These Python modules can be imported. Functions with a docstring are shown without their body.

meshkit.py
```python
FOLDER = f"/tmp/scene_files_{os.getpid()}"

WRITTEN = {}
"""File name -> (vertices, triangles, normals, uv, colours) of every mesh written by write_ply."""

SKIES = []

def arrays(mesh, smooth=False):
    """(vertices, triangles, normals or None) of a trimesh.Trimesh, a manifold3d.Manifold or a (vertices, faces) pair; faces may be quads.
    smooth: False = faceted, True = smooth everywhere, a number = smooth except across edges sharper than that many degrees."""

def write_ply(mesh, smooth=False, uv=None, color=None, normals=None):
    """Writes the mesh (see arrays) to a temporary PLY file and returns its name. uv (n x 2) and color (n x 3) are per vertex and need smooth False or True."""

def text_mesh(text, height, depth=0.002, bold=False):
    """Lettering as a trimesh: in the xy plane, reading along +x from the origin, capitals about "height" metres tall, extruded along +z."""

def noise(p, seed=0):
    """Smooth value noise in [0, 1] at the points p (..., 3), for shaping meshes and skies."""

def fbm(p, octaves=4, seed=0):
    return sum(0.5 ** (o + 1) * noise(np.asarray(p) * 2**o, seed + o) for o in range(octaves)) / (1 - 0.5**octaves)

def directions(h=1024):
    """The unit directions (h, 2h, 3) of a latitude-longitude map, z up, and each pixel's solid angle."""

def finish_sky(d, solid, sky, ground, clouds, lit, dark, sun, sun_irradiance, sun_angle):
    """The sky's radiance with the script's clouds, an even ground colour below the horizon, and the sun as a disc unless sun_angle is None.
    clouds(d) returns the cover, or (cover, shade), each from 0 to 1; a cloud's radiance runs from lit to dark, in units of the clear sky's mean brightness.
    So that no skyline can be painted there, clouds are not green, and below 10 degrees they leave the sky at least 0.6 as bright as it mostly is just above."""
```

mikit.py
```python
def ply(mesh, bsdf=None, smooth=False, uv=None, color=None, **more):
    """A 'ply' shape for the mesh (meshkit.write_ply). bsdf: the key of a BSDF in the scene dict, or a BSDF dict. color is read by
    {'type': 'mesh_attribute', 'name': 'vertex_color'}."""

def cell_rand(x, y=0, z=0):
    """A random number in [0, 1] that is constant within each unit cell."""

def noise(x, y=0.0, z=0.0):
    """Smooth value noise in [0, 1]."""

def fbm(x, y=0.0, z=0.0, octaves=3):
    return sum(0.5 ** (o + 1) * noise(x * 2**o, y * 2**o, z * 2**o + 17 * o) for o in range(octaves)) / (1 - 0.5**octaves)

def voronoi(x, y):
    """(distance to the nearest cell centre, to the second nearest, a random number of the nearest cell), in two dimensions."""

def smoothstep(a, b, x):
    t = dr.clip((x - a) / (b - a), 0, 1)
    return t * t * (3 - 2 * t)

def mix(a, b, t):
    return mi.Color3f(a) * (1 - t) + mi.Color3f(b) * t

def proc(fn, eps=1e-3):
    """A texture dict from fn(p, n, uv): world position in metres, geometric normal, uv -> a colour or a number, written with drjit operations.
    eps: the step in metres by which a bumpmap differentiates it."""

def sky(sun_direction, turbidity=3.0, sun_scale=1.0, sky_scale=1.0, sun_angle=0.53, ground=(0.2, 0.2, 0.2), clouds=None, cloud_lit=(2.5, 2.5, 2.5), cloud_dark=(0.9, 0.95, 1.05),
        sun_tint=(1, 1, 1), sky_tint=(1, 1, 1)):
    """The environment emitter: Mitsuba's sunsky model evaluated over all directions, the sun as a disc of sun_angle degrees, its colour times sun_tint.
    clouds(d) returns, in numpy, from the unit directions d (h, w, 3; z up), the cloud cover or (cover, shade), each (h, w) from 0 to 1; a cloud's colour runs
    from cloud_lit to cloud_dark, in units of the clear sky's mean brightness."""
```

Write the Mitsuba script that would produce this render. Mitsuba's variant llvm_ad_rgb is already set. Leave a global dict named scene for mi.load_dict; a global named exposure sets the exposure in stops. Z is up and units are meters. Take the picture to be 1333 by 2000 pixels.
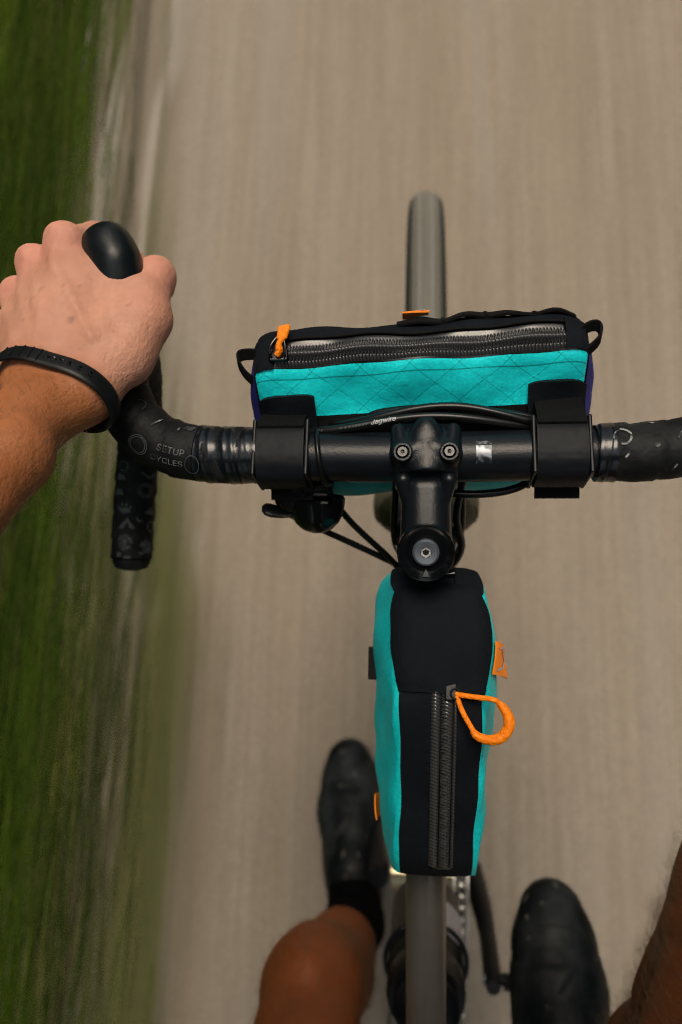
import math
import numpy as np, trimesh, shapely
import shapely.geometry as sg, shapely.affinity as sa
import manifold3d as m3
import drjit as dr, mitsuba as mi, mikit, meshkit
from mikit import proc, noise, fbm, smoothstep, mix
T = mi.ScalarTransform4f
V = lambda *a: np.array(a, float)
rng = np.random.default_rng(7)
scene, labels = {}, {}

# ------------------------------------------------------------------ camera, sky, exposure
PITCH, YAW = math.radians(14.5), math.atan(166 / 1555)
EYE = V(0, 0, 1.43)
g_ = V(0, math.sin(PITCH), -math.cos(PITCH)); UP = V(0, math.cos(PITCH), math.sin(PITCH))
AXIS = math.cos(YAW) * g_ - math.sin(YAW) * V(1, 0, 0)
scene['camera'] = {'type': 'thinlens', 'fov': math.degrees(2 * math.atan(666.5 / 1555)), 'fov_axis': 'x', 'near_clip': 0.02, 'far_clip': 900.0,
                   'aperture_radius': 0.0031, 'focus_distance': 0.475,
                   'to_world': T().look_at(origin=EYE.tolist(), target=(EYE + AXIS).tolist(), up=UP.tolist())}
def overcast(d):                 # an overcast sky: three times as bright overhead as at the horizon
    return np.ones(d.shape[:2]), 1 - np.clip(d[..., 2], 0, 1) ** 1.1
scene['sky'] = mikit.sky([0.05, 0.24, 0.97], turbidity=3, sun_scale=0.30, sun_angle=30, clouds=overcast, cloud_lit=(1.5, 1.54, 1.60), cloud_dark=(.40, .42, .45), ground=(0.10, 0.10, 0.06))
exposure = 2.68

# ------------------------------------------------------------------ helpers
def ent(key, mesh, mat, smooth=35, label=None, cat=None, group=None, kind=None, **kw):
    base, k = key, 0
    while key in scene:
        k += 1; key = f'{base}_{k:03d}'
    scene[key] = mikit.ply(mesh, mat, smooth=smooth, **kw)
    tag(key, label, cat, group, kind)
    return key

def tag(key, label=None, cat=None, group=None, kind=None):
    d = {k: v for k, v in (('label', label), ('category', cat), ('group', group), ('kind', kind)) if v}
    if d: labels[key] = d
    return key

def cat_(ms): return trimesh.util.concatenate(list(ms))
def unit(v): v = np.asarray(v, float); return v / (np.linalg.norm(v) + 1e-12)

def spline(pts, n=60):
    from scipy.interpolate import CubicSpline, PchipInterpolator
    p = np.asarray(pts, float); d = np.r_[0, np.cumsum(np.linalg.norm(np.diff(p, axis=0), axis=1) ** .5)]
    q = CubicSpline(d, p)(np.linspace(0, d[-1], 600))
    s = np.r_[0, np.cumsum(np.linalg.norm(np.diff(q, axis=0), axis=1))]
    return np.array([np.interp(np.linspace(0, s[-1], n), s, q[:, k]) for k in range(3)]).T

def frames(p, ref=(0, 0, 1)):
    t = np.gradient(p, axis=0); t /= np.linalg.norm(t, axis=1, keepdims=True)
    a = unit(np.asarray(ref) - t[0] * np.dot(ref, t[0])); A = [a]
    for k in range(1, len(p)):
        a = a - t[k] * np.dot(a, t[k]); a = unit(a); A.append(a)
    A = np.array(A); return t, A, np.cross(t, A)

def tube(p, r, sides=16, ref=(0, 0, 1), caps=True, flat=1.0):
    """Tube along polyline p; r a number, an array, or fn(s, phi). phi = 0 along ref; flat scales the side axis."""
    p = np.asarray(p, float); t, a, b = frames(p, ref)
    s = np.r_[0, np.cumsum(np.linalg.norm(np.diff(p, axis=0), axis=1))]
    ph = np.arange(sides) * 2 * np.pi / sides
    R = r(s[:, None], ph[None]) if callable(r) else np.broadcast_to(np.asarray(r, float).reshape(-1, 1), (len(p), sides))
    v = (p[:, None] + R[..., None] * (np.cos(ph)[None, :, None] * a[:, None] + flat * np.sin(ph)[None, :, None] * b[:, None])).reshape(-1, 3)
    i, j = np.meshgrid(np.arange(len(p) - 1), np.arange(sides), indexing='ij')
    q = np.stack([i * sides + j, i * sides + (j + 1) % sides, (i + 1) * sides + (j + 1) % sides, (i + 1) * sides + j], -1).reshape(-1, 4)
    f = np.vstack([q[:, [0, 1, 2]], q[:, [0, 2, 3]]])
    if caps:
        n = len(v); v = np.vstack([v, p[:1], p[-1:]]); k = np.arange(sides); e = (len(p) - 1) * sides
        f = np.vstack([f, np.stack([k * 0 + n, (k + 1) % sides, k], 1), np.stack([k * 0 + n + 1, e + k, e + (k + 1) % sides], 1)])
    return trimesh.Trimesh(v, f, process=False)

def rod(a, b, r, r2=None, sides=20):
    return tube(np.array([a, b], float), np.array([r, r if r2 is None else r2]), sides, ref=(0.31, 0.5, 0.8))

def lathe(profile, origin, axis, sides=40):
    """profile: (radius, height) pairs along axis."""
    pr = np.asarray(profile, float); ax = unit(axis)
    a = unit(np.cross(ax, (1, 0, 0) if abs(ax[0]) < .8 else (0, 1, 0))); b = np.cross(ax, a)
    ph = np.arange(sides) * 2 * np.pi / sides
    v = (np.asarray(origin) + pr[:, None, 1:] * ax + pr[:, None, :1] * (np.cos(ph)[None, :, None] * a + np.sin(ph)[None, :, None] * b)).reshape(-1, 3)
    i, j = np.meshgrid(np.arange(len(pr) - 1), np.arange(sides), indexing='ij')
    q = np.stack([i * sides + j, i * sides + (j + 1) % sides, (i + 1) * sides + (j + 1) % sides, (i + 1) * sides + j], -1).reshape(-1, 4)
    m = trimesh.Trimesh(v, np.vstack([q[:, [0, 1, 2]], q[:, [0, 2, 3]]]), process=True)
    m.update_faces(m.nondegenerate_faces()); m.remove_unreferenced_vertices(); return m

def to_tri(m):
    k = m.to_mesh(); return trimesh.Trimesh(k.vert_properties[:, :3], k.tri_verts, process=False)

def rbox(size, r, center=(0, 0, 0), R=None, seg=16):
    """A box with rounded edges, full size given."""
    h = np.maximum(np.asarray(size, float) / 2 - r, 1e-5)
    s = m3.Manifold.sphere(r, seg)
    m = to_tri(m3.Manifold.batch_hull([s.translate((h * V(x, y, z)).tolist()) for x in (-1, 1) for y in (-1, 1) for z in (-1, 1)]))
    if R is not None: m.vertices = m.vertices @ np.asarray(R).T
    m.vertices += np.asarray(center); return m

def hull(balls, seg=18):
    return to_tri(m3.Manifold.batch_hull([m3.Manifold.sphere(r, seg).translate(tuple(map(float, c))) for *c, r in balls]))

def rot(axis, deg): return trimesh.transformations.rotation_matrix(math.radians(deg), axis)[:3, :3]

def grid(P, uv=None):
    """Quad grid of points (n, m, 3) as a mesh, with its uv."""
    n, m = P.shape[:2]; i, j = np.meshgrid(np.arange(n - 1), np.arange(m - 1), indexing='ij')
    q = np.stack([i * m + j, (i + 1) * m + j, (i + 1) * m + j + 1, i * m + j + 1], -1).reshape(-1, 4)
    return trimesh.Trimesh(P.reshape(-1, 3), np.vstack([q[:, [0, 1, 2]], q[:, [0, 2, 3]]]), process=False)

def thick(P, t):
    """A grid of points given thickness t along its normals (closed sheet)."""
    du, dv = np.gradient(P, axis=0), np.gradient(P, axis=1)
    n = np.cross(du, dv); n /= np.linalg.norm(n, axis=2, keepdims=True) + 1e-12
    a, b = grid(P + n * t / 2), grid(P - n * t / 2); b.invert()
    N, M = P.shape[:2]; idx = np.arange(N * M).reshape(N, M); off = N * M
    loop = np.r_[idx[0, :-1], idx[:-1, -1], idx[-1, :0:-1], idx[:0:-1, 0]]; nx = np.roll(loop, -1)
    f = np.vstack([a.faces, b.faces + off, np.stack([loop, nx, nx + off], 1), np.stack([loop, nx + off, loop + off], 1)])
    return trimesh.Trimesh(np.vstack([a.vertices, b.vertices]), f, process=False)

def strip(path, widths, side, t=.0015, nw=5):
    """A flat strap: ribbon along path, widths across the direction(s) side."""
    p = np.asarray(path, float); side = np.broadcast_to(np.asarray(side, float), p.shape)
    w = np.broadcast_to(np.asarray(widths, float), (len(p),))
    return thick(p[:, None] + np.linspace(-.5, .5, nw)[None, :, None] * w[:, None, None] * side[:, None], t)

def decal(poly, fn, size=.003):
    """Shapely polygon(s) in (u, v) -> triangles -> fn(u, v) points."""
    out = []
    for g in getattr(poly, 'geoms', [poly]):
        if g.is_empty or g.area < 1e-9: continue
        v, f = trimesh.creation.triangulate_polygon(g, engine='earcut')
        v3, f = trimesh.remesh.subdivide_to_size(np.c_[v, np.zeros(len(v))], f, size)
        out.append(trimesh.Trimesh(fn(v3[:, 0], v3[:, 1]), f, process=False))
    return cat_(out)

def text_poly(s, h, bold=True):
    m = meshkit.text_mesh(s, h, .001, bold); f = m.faces[np.abs(m.face_normals[:, 2] - 1) < .01]
    v = m.vertices[:, :2]
    return shapely.union_all([sg.Polygon(v[t]).buffer(1e-6) for t in f])

# signed distances on a stretched grid -> one continuous surface
def cone(a, b, ra, rb, squash=None): return ('c', np.asarray(a, float), np.asarray(b, float), ra, rb, squash)
def chain(pts, rs): return [cone(pts[k], pts[k + 1], rs[k], rs[k + 1]) for k in range(len(pts) - 1)]
def ell(c, rad, R=np.eye(3)): return ('e', np.asarray(c, float), np.asarray(rad, float), np.asarray(R, float))
def prim_sd(p, X):
    if p[0] == 'c':
        _, a, b, ra, rb, sq = p
        if sq is not None:
            n, f, c = unit(sq[0]), sq[1], (a + b) / 2
            X = X + ((f - 1) * ((X - c) @ n))[..., None] * n
        ab = b - a; t = np.clip(((X - a) @ ab) / (ab @ ab + 1e-12), 0, 1)
        return np.linalg.norm(X - a - t[..., None] * ab, axis=-1) - (ra + (rb - ra) * t)
    _, c, rad, R = p
    q = (X - c) @ R; k0 = np.linalg.norm(q / rad, axis=-1); k1 = np.linalg.norm(q / rad ** 2, axis=-1)
    return k0 * (k0 - 1) / (k1 + 1e-9)
def prim_box(p, pad):
    if p[0] == 'c':
        r = max(p[3], p[4]) * (1.0 if p[5] is None else max(1, 1 / p[5][1])) + pad
        return np.minimum(p[1], p[2]) - r, np.maximum(p[1], p[2]) + r
    r = p[2].max() + pad; return p[1] - r, p[1] + r
def smin(a, b, k):
    if k <= 0: return np.minimum(a, b)
    h = np.clip(.5 + .5 * (b - a) / k, 0, 1); return b + (a - b) * h - k * h * (1 - h)
def sd_groups(groups, X):
    """groups: list of (prims, k inside, k to the rest)."""
    out = np.full(X.shape[:-1], 9.0)
    for prims, k, kk in groups:
        d = np.full(X.shape[:-1], 9.0)
        for p in prims: d = smin(d, prim_sd(p, X), k)
        out = smin(out, d, kk)
    return out
def sd_field(groups, axes):
    sh = tuple(map(len, axes)); out = np.full(sh, 1.0, np.float32)
    for prims, k, kk in groups:
        pad = max(k, kk) + .02
        bb = [prim_box(p, pad) for p in prims]
        lo, hi = np.min([b[0] for b in bb], 0), np.max([b[1] for b in bb], 0)
        S = tuple(slice(max(0, np.searchsorted(a, l) - 1), np.searchsorted(a, h) + 1) for a, l, h in zip(axes, lo, hi))
        loc = [a[s] for a, s in zip(axes, S)]
        d = np.full(tuple(map(len, loc)), 1.0, np.float32)
        for p, (l, h) in zip(prims, bb):
            s = tuple(slice(max(0, np.searchsorted(a, x) - 1), np.searchsorted(a, y) + 1) for a, x, y in zip(loc, l, h))
            X = np.stack(np.meshgrid(*[a[q] for a, q in zip(loc, s)], indexing='ij'), -1)
            if X.size: d[s] = smin(d[s], prim_sd(p, X).astype(np.float32), k)
        out[S] = smin(out[S], d, kk)
    return out
def nets(F, axes):
    """Naive surface nets on a rectilinear grid."""
    I = F < 0; c = I[:-1, :-1, :-1].astype(np.int8)
    tot = sum(I[a:F.shape[0] - 1 + a, b:F.shape[1] - 1 + b, d:F.shape[2] - 1 + d].astype(np.int8) for a in (0, 1) for b in (0, 1) for d in (0, 1))
    cells = np.argwhere((tot > 0) & (tot < 8)); idx = np.full(tot.shape, -1, np.int64); idx[tuple(cells.T)] = np.arange(len(cells))
    acc, cnt = np.zeros((len(cells), 3)), np.zeros(len(cells))
    cor = [(a, b, d) for a in (0, 1) for b in (0, 1) for d in (0, 1)]
    for i, A in enumerate(cor):
        for B in cor[i + 1:]:
            if sum(abs(x - y) for x, y in zip(A, B)) != 1: continue
            fa, fb = F[tuple((cells + A).T)], F[tuple((cells + B).T)]; on = (fa < 0) != (fb < 0)
            t = np.where(on, fa / np.where(on, fa - fb, 1), 0)
            acc += np.where(on[:, None], np.array(A) + t[:, None] * (np.array(B) - np.array(A)), 0); cnt += on
    u = acc / cnt[:, None]
    v = np.stack([ax[cells[:, k]] + u[:, k] * (ax[cells[:, k] + 1] - ax[cells[:, k]]) for k, ax in enumerate(axes)], 1)
    faces = []
    for ax in range(3):
        o1, o2 = (ax + 1) % 3, (ax + 2) % 3
        lo, hi = [slice(1, -1)] * 3, [slice(1, -1)] * 3
        lo[ax], hi[ax] = slice(0, -1), slice(1, None)
        A, B = I[tuple(lo)], I[tuple(hi)]
        e = np.argwhere(A != B); s = A[tuple(e.T)]
        off = np.ones(3, int); off[ax] = 0; e = e + off
        d1, d2 = np.zeros(3, int), np.zeros(3, int); d1[o1] = 1; d2[o2] = 1
        q = np.stack([idx[tuple((e - d1 - d2).T)], idx[tuple((e - d2).T)], idx[tuple(e.T)], idx[tuple((e - d1).T)]], 1)
        faces.append(np.where(s[:, None], q, q[:, ::-1]))
    q = np.vstack(faces)
    return trimesh.Trimesh(v, np.vstack([q[:, [0, 1, 2]], q[:, [0, 2, 3]]]), process=False)
def sd_mesh(groups, axes, smooth=6):
    m = nets(sd_field(groups, axes), axes)
    if smooth: trimesh.smoothing.filter_taubin(m, iterations=smooth)
    return m
def ax_(lo, hi, h): return np.linspace(lo, hi, int(round((hi - lo) / h)) + 1)

# ------------------------------------------------------------------ materials
def rgb(*c): return {'type': 'rgb', 'value': list(c)}
def pr(c, rough=.5, **kw):
    c = rgb(*c) if isinstance(c, (tuple, list)) else c
    return {'type': 'twosided', 'b': {'type': 'principled', 'base_color': c, 'roughness': rough, **kw}}
def bump(inner, fn, eps=3e-4, scale=1.0):
    return {'type': 'twosided', 'b': {'type': 'bumpmap', 'arbitrary': proc(fn, eps), 'scale': scale, 'nested': inner['b']}}

def f_path(p, n, uv):
    x, y = p.x + .02 * noise(p.y * .8, 3.0), p.y
    s = .45 * fbm(x * 34 + .6 * noise(y * 2.0, 4.0), y * 2.3, 1.0, 4) + .55 * fbm(x * 130, y * 3.6, 5.0, 3)
    big = fbm(x * 2.2, y * .35, 9.0, 3)
    c = mix((.232, .192, .147), (.318, .275, .221), smoothstep(.20, .80, s) * .58 + .36 * big)
    c = mix(c, (.290, .264, .228), .40 * smoothstep(.46, .70, fbm(x * 9, y * .5, 4.0, 3)))
    c = mix(c, (.275, .218, .158), .32 * smoothstep(.48, .72, fbm(x * 13, y * .6, 14.0, 3)))
    g = fbm(x * 420, y * 190, 2.0, 2)
    c = c * (.86 + .28 * g)
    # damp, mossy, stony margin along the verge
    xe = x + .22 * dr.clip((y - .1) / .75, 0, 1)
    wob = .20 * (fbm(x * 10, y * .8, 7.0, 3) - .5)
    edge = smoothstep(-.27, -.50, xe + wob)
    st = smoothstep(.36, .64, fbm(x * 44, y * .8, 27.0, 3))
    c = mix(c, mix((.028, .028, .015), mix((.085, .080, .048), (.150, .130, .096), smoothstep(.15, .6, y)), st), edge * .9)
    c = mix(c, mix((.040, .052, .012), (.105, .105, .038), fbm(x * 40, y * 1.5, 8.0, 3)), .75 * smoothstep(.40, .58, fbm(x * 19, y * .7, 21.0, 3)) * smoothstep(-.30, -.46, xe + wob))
    xw = x + .035 * noise(y * 1.7, 12.0)
    pale = smoothstep(.52, .66, fbm(xw * 30, y * 1.7, 41.0, 3)) * smoothstep(-.29, -.36, xe) * smoothstep(.1, .45, y)
    return mix(c, (.37, .335, .30), .6 * pale)
def b_path(p, n, uv): return .004 * fbm(p.x * 110, p.y * 25, 0.0, 3) + .002 * noise(p.x * 500, p.y * 300)
scene['mat_path'] = bump(pr(proc(f_path), .93, specular=.15), b_path, 1e-3)
scene['mat_soil'] = pr(proc(lambda p, n, uv: mix((.030, .040, .012), (.062, .070, .026), fbm(p.x * 14, p.y * 2, 0.0, 3))), .95, specular=.1)
scene['mat_grass'] = {'type': 'twosided', 'b': {'type': 'principled', 'base_color': {'type': 'mesh_attribute', 'name': 'vertex_color'}, 'roughness': .6, 'specular': .08}}
scene['mat_stone'] = pr(proc(lambda p, n, uv: mix((.33, .30, .27), (.46, .43, .40), fbm(p.x * 60, p.y * 60, p.z * 60, 3))), .9, specular=.2)

def fab(c0, c1, rough=.85, k=700, **kw):
    return bump(pr(proc(lambda p, n, uv: mix(c0, c1, .5 * fbm(p.x * 90, p.y * 90, p.z * 90, 3) + .5 * noise(p.x * 820, p.y * 820, p.z * 820))), rough, **kw),
                lambda p, n, uv: .00022 * noise(p.x * k, p.y * k, p.z * k) + .0006 * fbm(p.x * 60, p.y * 60, p.z * 60, 2), 4e-4)
scene['mat_fabric_black'] = fab((.0028, .0042, .0068), (.0065, .0090, .0130), .8, specular=.12)
scene['mat_webbing'] = fab((.003, .0035, .004), (.007, .0075, .008), .75, 900, specular=.12)
scene['mat_hypalon'] = fab((.0034, .0046, .0068), (.007, .009, .0125), .55, 300, specular=.18)
scene['mat_blue'] = fab((.012, .012, .12), (.02, .02, .2), .6)
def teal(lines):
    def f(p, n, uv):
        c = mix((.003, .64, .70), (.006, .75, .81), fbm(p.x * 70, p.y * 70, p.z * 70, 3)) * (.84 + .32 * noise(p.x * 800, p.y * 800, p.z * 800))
        if not lines: return c * .74      # darker copy of the teal: side shade of the top tube bag painted in
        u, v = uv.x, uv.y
        def ln(t, w): q = dr.abs(t - dr.floor(t) - .5); return 1 - smoothstep(.0, w, .5 - q)
        d = dr.maximum(ln((u + v) / .030, .024), ln((u - v) / .030 + .35, .024))
        st = (1 - smoothstep(.0003, .0007, dr.abs(v - .0300))) * smoothstep(.25, .45, dr.abs(u * 330 - dr.floor(u * 330) - .5) * 2 + .35)
        c = c * (1 - .45 * d)
        return c * (1 - .55 * st)
    rip = lambda p, n, uv: .00018 * noise(p.x * 1100, p.y * 1100, p.z * 1100) + .0030 * fbm(p.x * 32, p.y * 22, p.z * 40, 4)
    return bump(pr(proc(f), .5, specular=.35, sheen=.2), rip, 4e-4)
scene['mat_teal_quilted'] = teal(True)
scene['mat_teal_shaded'] = teal(False)
scene['mat_zip'] = bump(pr(proc(lambda p, n, uv: mix((.008, .009, .010), (.050, .052, .056), dr.abs(dr.sin(uv.x * math.pi / .0021 + uv.y * 420)))), .24, specular=1.0), lambda p, n, uv: .0004 * dr.abs(dr.sin(uv.x * math.pi / .0021 + uv.y * 420)), 2e-4)
def zip_ridge(uv): return (.5 + .5 * dr.sin(uv.x * 3100 + uv.y * 500)) * smoothstep(.0052, .0030, dr.abs(uv.y))
scene['mat_zip_tape'] = bump(pr(proc(lambda p, n, uv: mix((.006, .0068, .0075), (.032, .034, .036), zip_ridge(uv) * smoothstep(.3, .6, fbm(uv.x * 260, uv.y * 700, 0.0, 2)))), .30, specular=.7), lambda p, n, uv: .0006 * zip_ridge(uv) + .0005 * fbm(uv.x * 60, uv.y * 200, 0.0, 2), 3e-4)
def f_rubber(p, n, uv):
    d = fbm(p.x * 55, p.y * 55, p.z * 55, 3)
    return mix((.004, .005, .006), (.016, .018, .019), smoothstep(.35, .8, d))
scene['mat_tape'] = bump(pr(proc(f_rubber), .60, specular=.18), lambda p, n, uv: .0003 * noise(p.x * 500, p.y * 500, p.z * 500), 4e-4)
scene['mat_tape_gloss'] = pr((.003, .005, .008), proc(lambda p, n, uv: .14 + .16 * fbm(p.x * 300, p.y * 40, p.z * 40, 2)), specular=.45)
def scratch(p):
    a = fbm(p.x * 140 + p.y * 200, p.y * 60, p.z * 60, 2); return smoothstep(.72, .80, a)
scene['mat_tape_print'] = pr(proc(lambda p, n, uv: mix((.028, .036, .036), (.054, .066, .065), noise(p.x * 200, p.y * 200, p.z * 200))), .6)
scene['mat_scuff'] = pr(proc(lambda p, n, uv: mix((.02, .022, .022), (.26, .28, .28), smoothstep(.35, .62, fbm(p.x * 420 + p.y * 500, p.y * 260, p.z * 260, 2)))), .7)
scene['mat_scuff_text'] = pr(proc(lambda p, n, uv: mix((.014, .016, .016), (.115, .125, .125), smoothstep(.30, .62, fbm(p.x * 300, p.y * 300, p.z * 300, 2)))), .7)
scene['mat_alu_black'] = bump(pr(proc(lambda p, n, uv: mix((.0026, .0038, .0060), (.006, .0084, .0120), fbm(p.x * 60, p.y * 60, p.z * 60, 3))), .33, specular=.28), lambda p, n, uv: .00008 * noise(p.x * 1500, p.y * 1500, p.z * 1500), 3e-4)
scene['mat_alu_gloss'] = pr((.0025, .003, .004), .15, specular=.38)
scene['mat_plastic'] = pr(proc(lambda p, n, uv: mix((.003, .004, .005), (.008, .009, .011), fbm(p.x * 80, p.y * 80, p.z * 80, 3))), .40, specular=.25)
scene['mat_hood'] = pr(proc(lambda p, n, uv: mix((.002, .004, .005), (.004, .007, .009), fbm(p.x * 120, p.y * 120, p.z * 120, 3))), .36, specular=.32)
scene['mat_hose'] = pr((.004, .0045, .005), .30, specular=.35)
scene['mat_white'] = pr((.40, .42, .43), .45)
scene['mat_silver_print'] = pr(proc(lambda p, n, uv: mix((.010, .013, .018), (.24, .26, .29), smoothstep(.38, .62, fbm(p.x * 250, p.y * 250, p.z * 250, 2)))), .35, metallic=.4)
scene['mat_orange'] = bump(pr(proc(lambda p, n, uv: mix((.80, .17, .004), (.99, .29, .008), noise(p.x * 700, p.y * 700, p.z * 700))), .55, specular=.25), lambda p, n, uv: .0007 * noise(p.x * 900, p.y * 900, p.z * 900), 3e-4)
scene['mat_orange_label'] = pr((.95, .25, .012), .6)
scene['mat_steel'] = pr((.72, .72, .70), .38, metallic=.8)
scene['mat_bolt'] = pr((.10, .12, .145), .4, metallic=.6)
scene['mat_brass'] = pr((.45, .40, .26), .3, metallic=1.0)
def f_ti(p, n, uv): return mix((.19, .184, .166), (.27, .26, .235), fbm(p.x * 30, p.y * 6, p.z * 30, 3))
scene['mat_titanium'] = pr(proc(f_ti), .40, metallic=.75)
scene['mat_olive'] = pr(proc(lambda p, n, uv: mix((.020, .022, .010), (.034, .036, .018), fbm(p.x * 30, p.y * 30, p.z * 30, 3))), .5, specular=.3)
def f_tyre(p, n, uv):
    t = dr.abs(uv.x)
    c = mix((.110, .106, .088), (.150, .145, .122), fbm(uv.x * 40, uv.y * 3, 0.0, 3))
    c = mix(c, (.20, .205, .195), .8 * smoothstep(.10, .04, dr.abs(t - .36)))
    c = mix(c, (.020, .024, .022), smoothstep(.62, 1.0, t))
    return c * (.9 + .2 * noise(p.x * 900, 1.0, 2.0))
scene['mat_tyre'] = pr(proc(f_tyre), .62, specular=.35)
def f_shoe(p, n, uv):
    d = fbm(p.x * 34, p.y * 22, p.z * 34, 4)
    c = mix((.003, .005, .006), (.030, .036, .038), smoothstep(.40, .85, d))
    return mix(c, (.13, .12, .10), .6 * smoothstep(.72, .82, fbm(p.x * 95, p.y * 60, p.z * 95, 3)))
scene['mat_shoe'] = bump(pr(proc(f_shoe), .50, specular=.22), lambda p, n, uv: .0006 * fbm(p.x * 120, p.y * 120, p.z * 120, 3), 5e-4)
scene['mat_sole'] = pr((.012, .013, .013), .7)
scene['mat_sock'] = fab((.002, .002, .0025), (.004, .004, .0045), .95, 500, specular=.04)
scene['mat_jersey'] = fab((.05, .055, .07), (.07, .075, .09), .9, 500)
scene['mat_shorts'] = fab((.010, .010, .012), (.016, .016, .018), .8, 500)
scene['mat_hair'] = pr((.030, .018, .010), .5)
scene['mat_leg_hair'] = pr((.16, .095, .045), .5)
scene['mat_skin'] = bump({'type': 'twosided', 'b': {'type': 'principled', 'base_color': {'type': 'mesh_attribute', 'name': 'vertex_color'}, 'roughness': .54, 'specular': .28, 'sheen': .15}},
                         lambda p, n, uv: .0005 * fbm(p.x * 320, p.y * 320, p.z * 320, 3) + .0003 * noise(p.x * 900, p.y * 900, p.z * 900), 4e-4)

# ------------------------------------------------------------------ setting: path, soil, grass verges
def sheet(x0, x1, y0, y1, z, mat, key, nx, ny, amp, label):
    X, Y = np.meshgrid(np.linspace(x0, x1, nx), np.linspace(y0, y1, ny), indexing='ij')
    P = np.stack([X, Y, z + amp * (meshkit.fbm(np.stack([X * 5, Y * 1.5, X * 0], -1), 3) - .5)], -1)
    ent(key, grid(P), mat, smooth=True, label=label, kind='structure')
sheet(-250, 250, -250, 250, -.022, 'mat_soil', 'ground', 3, 3, 0, 'dark mossy ground on both sides of the dirt path')
sheet(-.78, 2.1, -40, 60, 0, 'mat_path', 'dirt_path', 120, 800, .012, 'pale brown compacted dirt path with streaks running along it')

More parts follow.
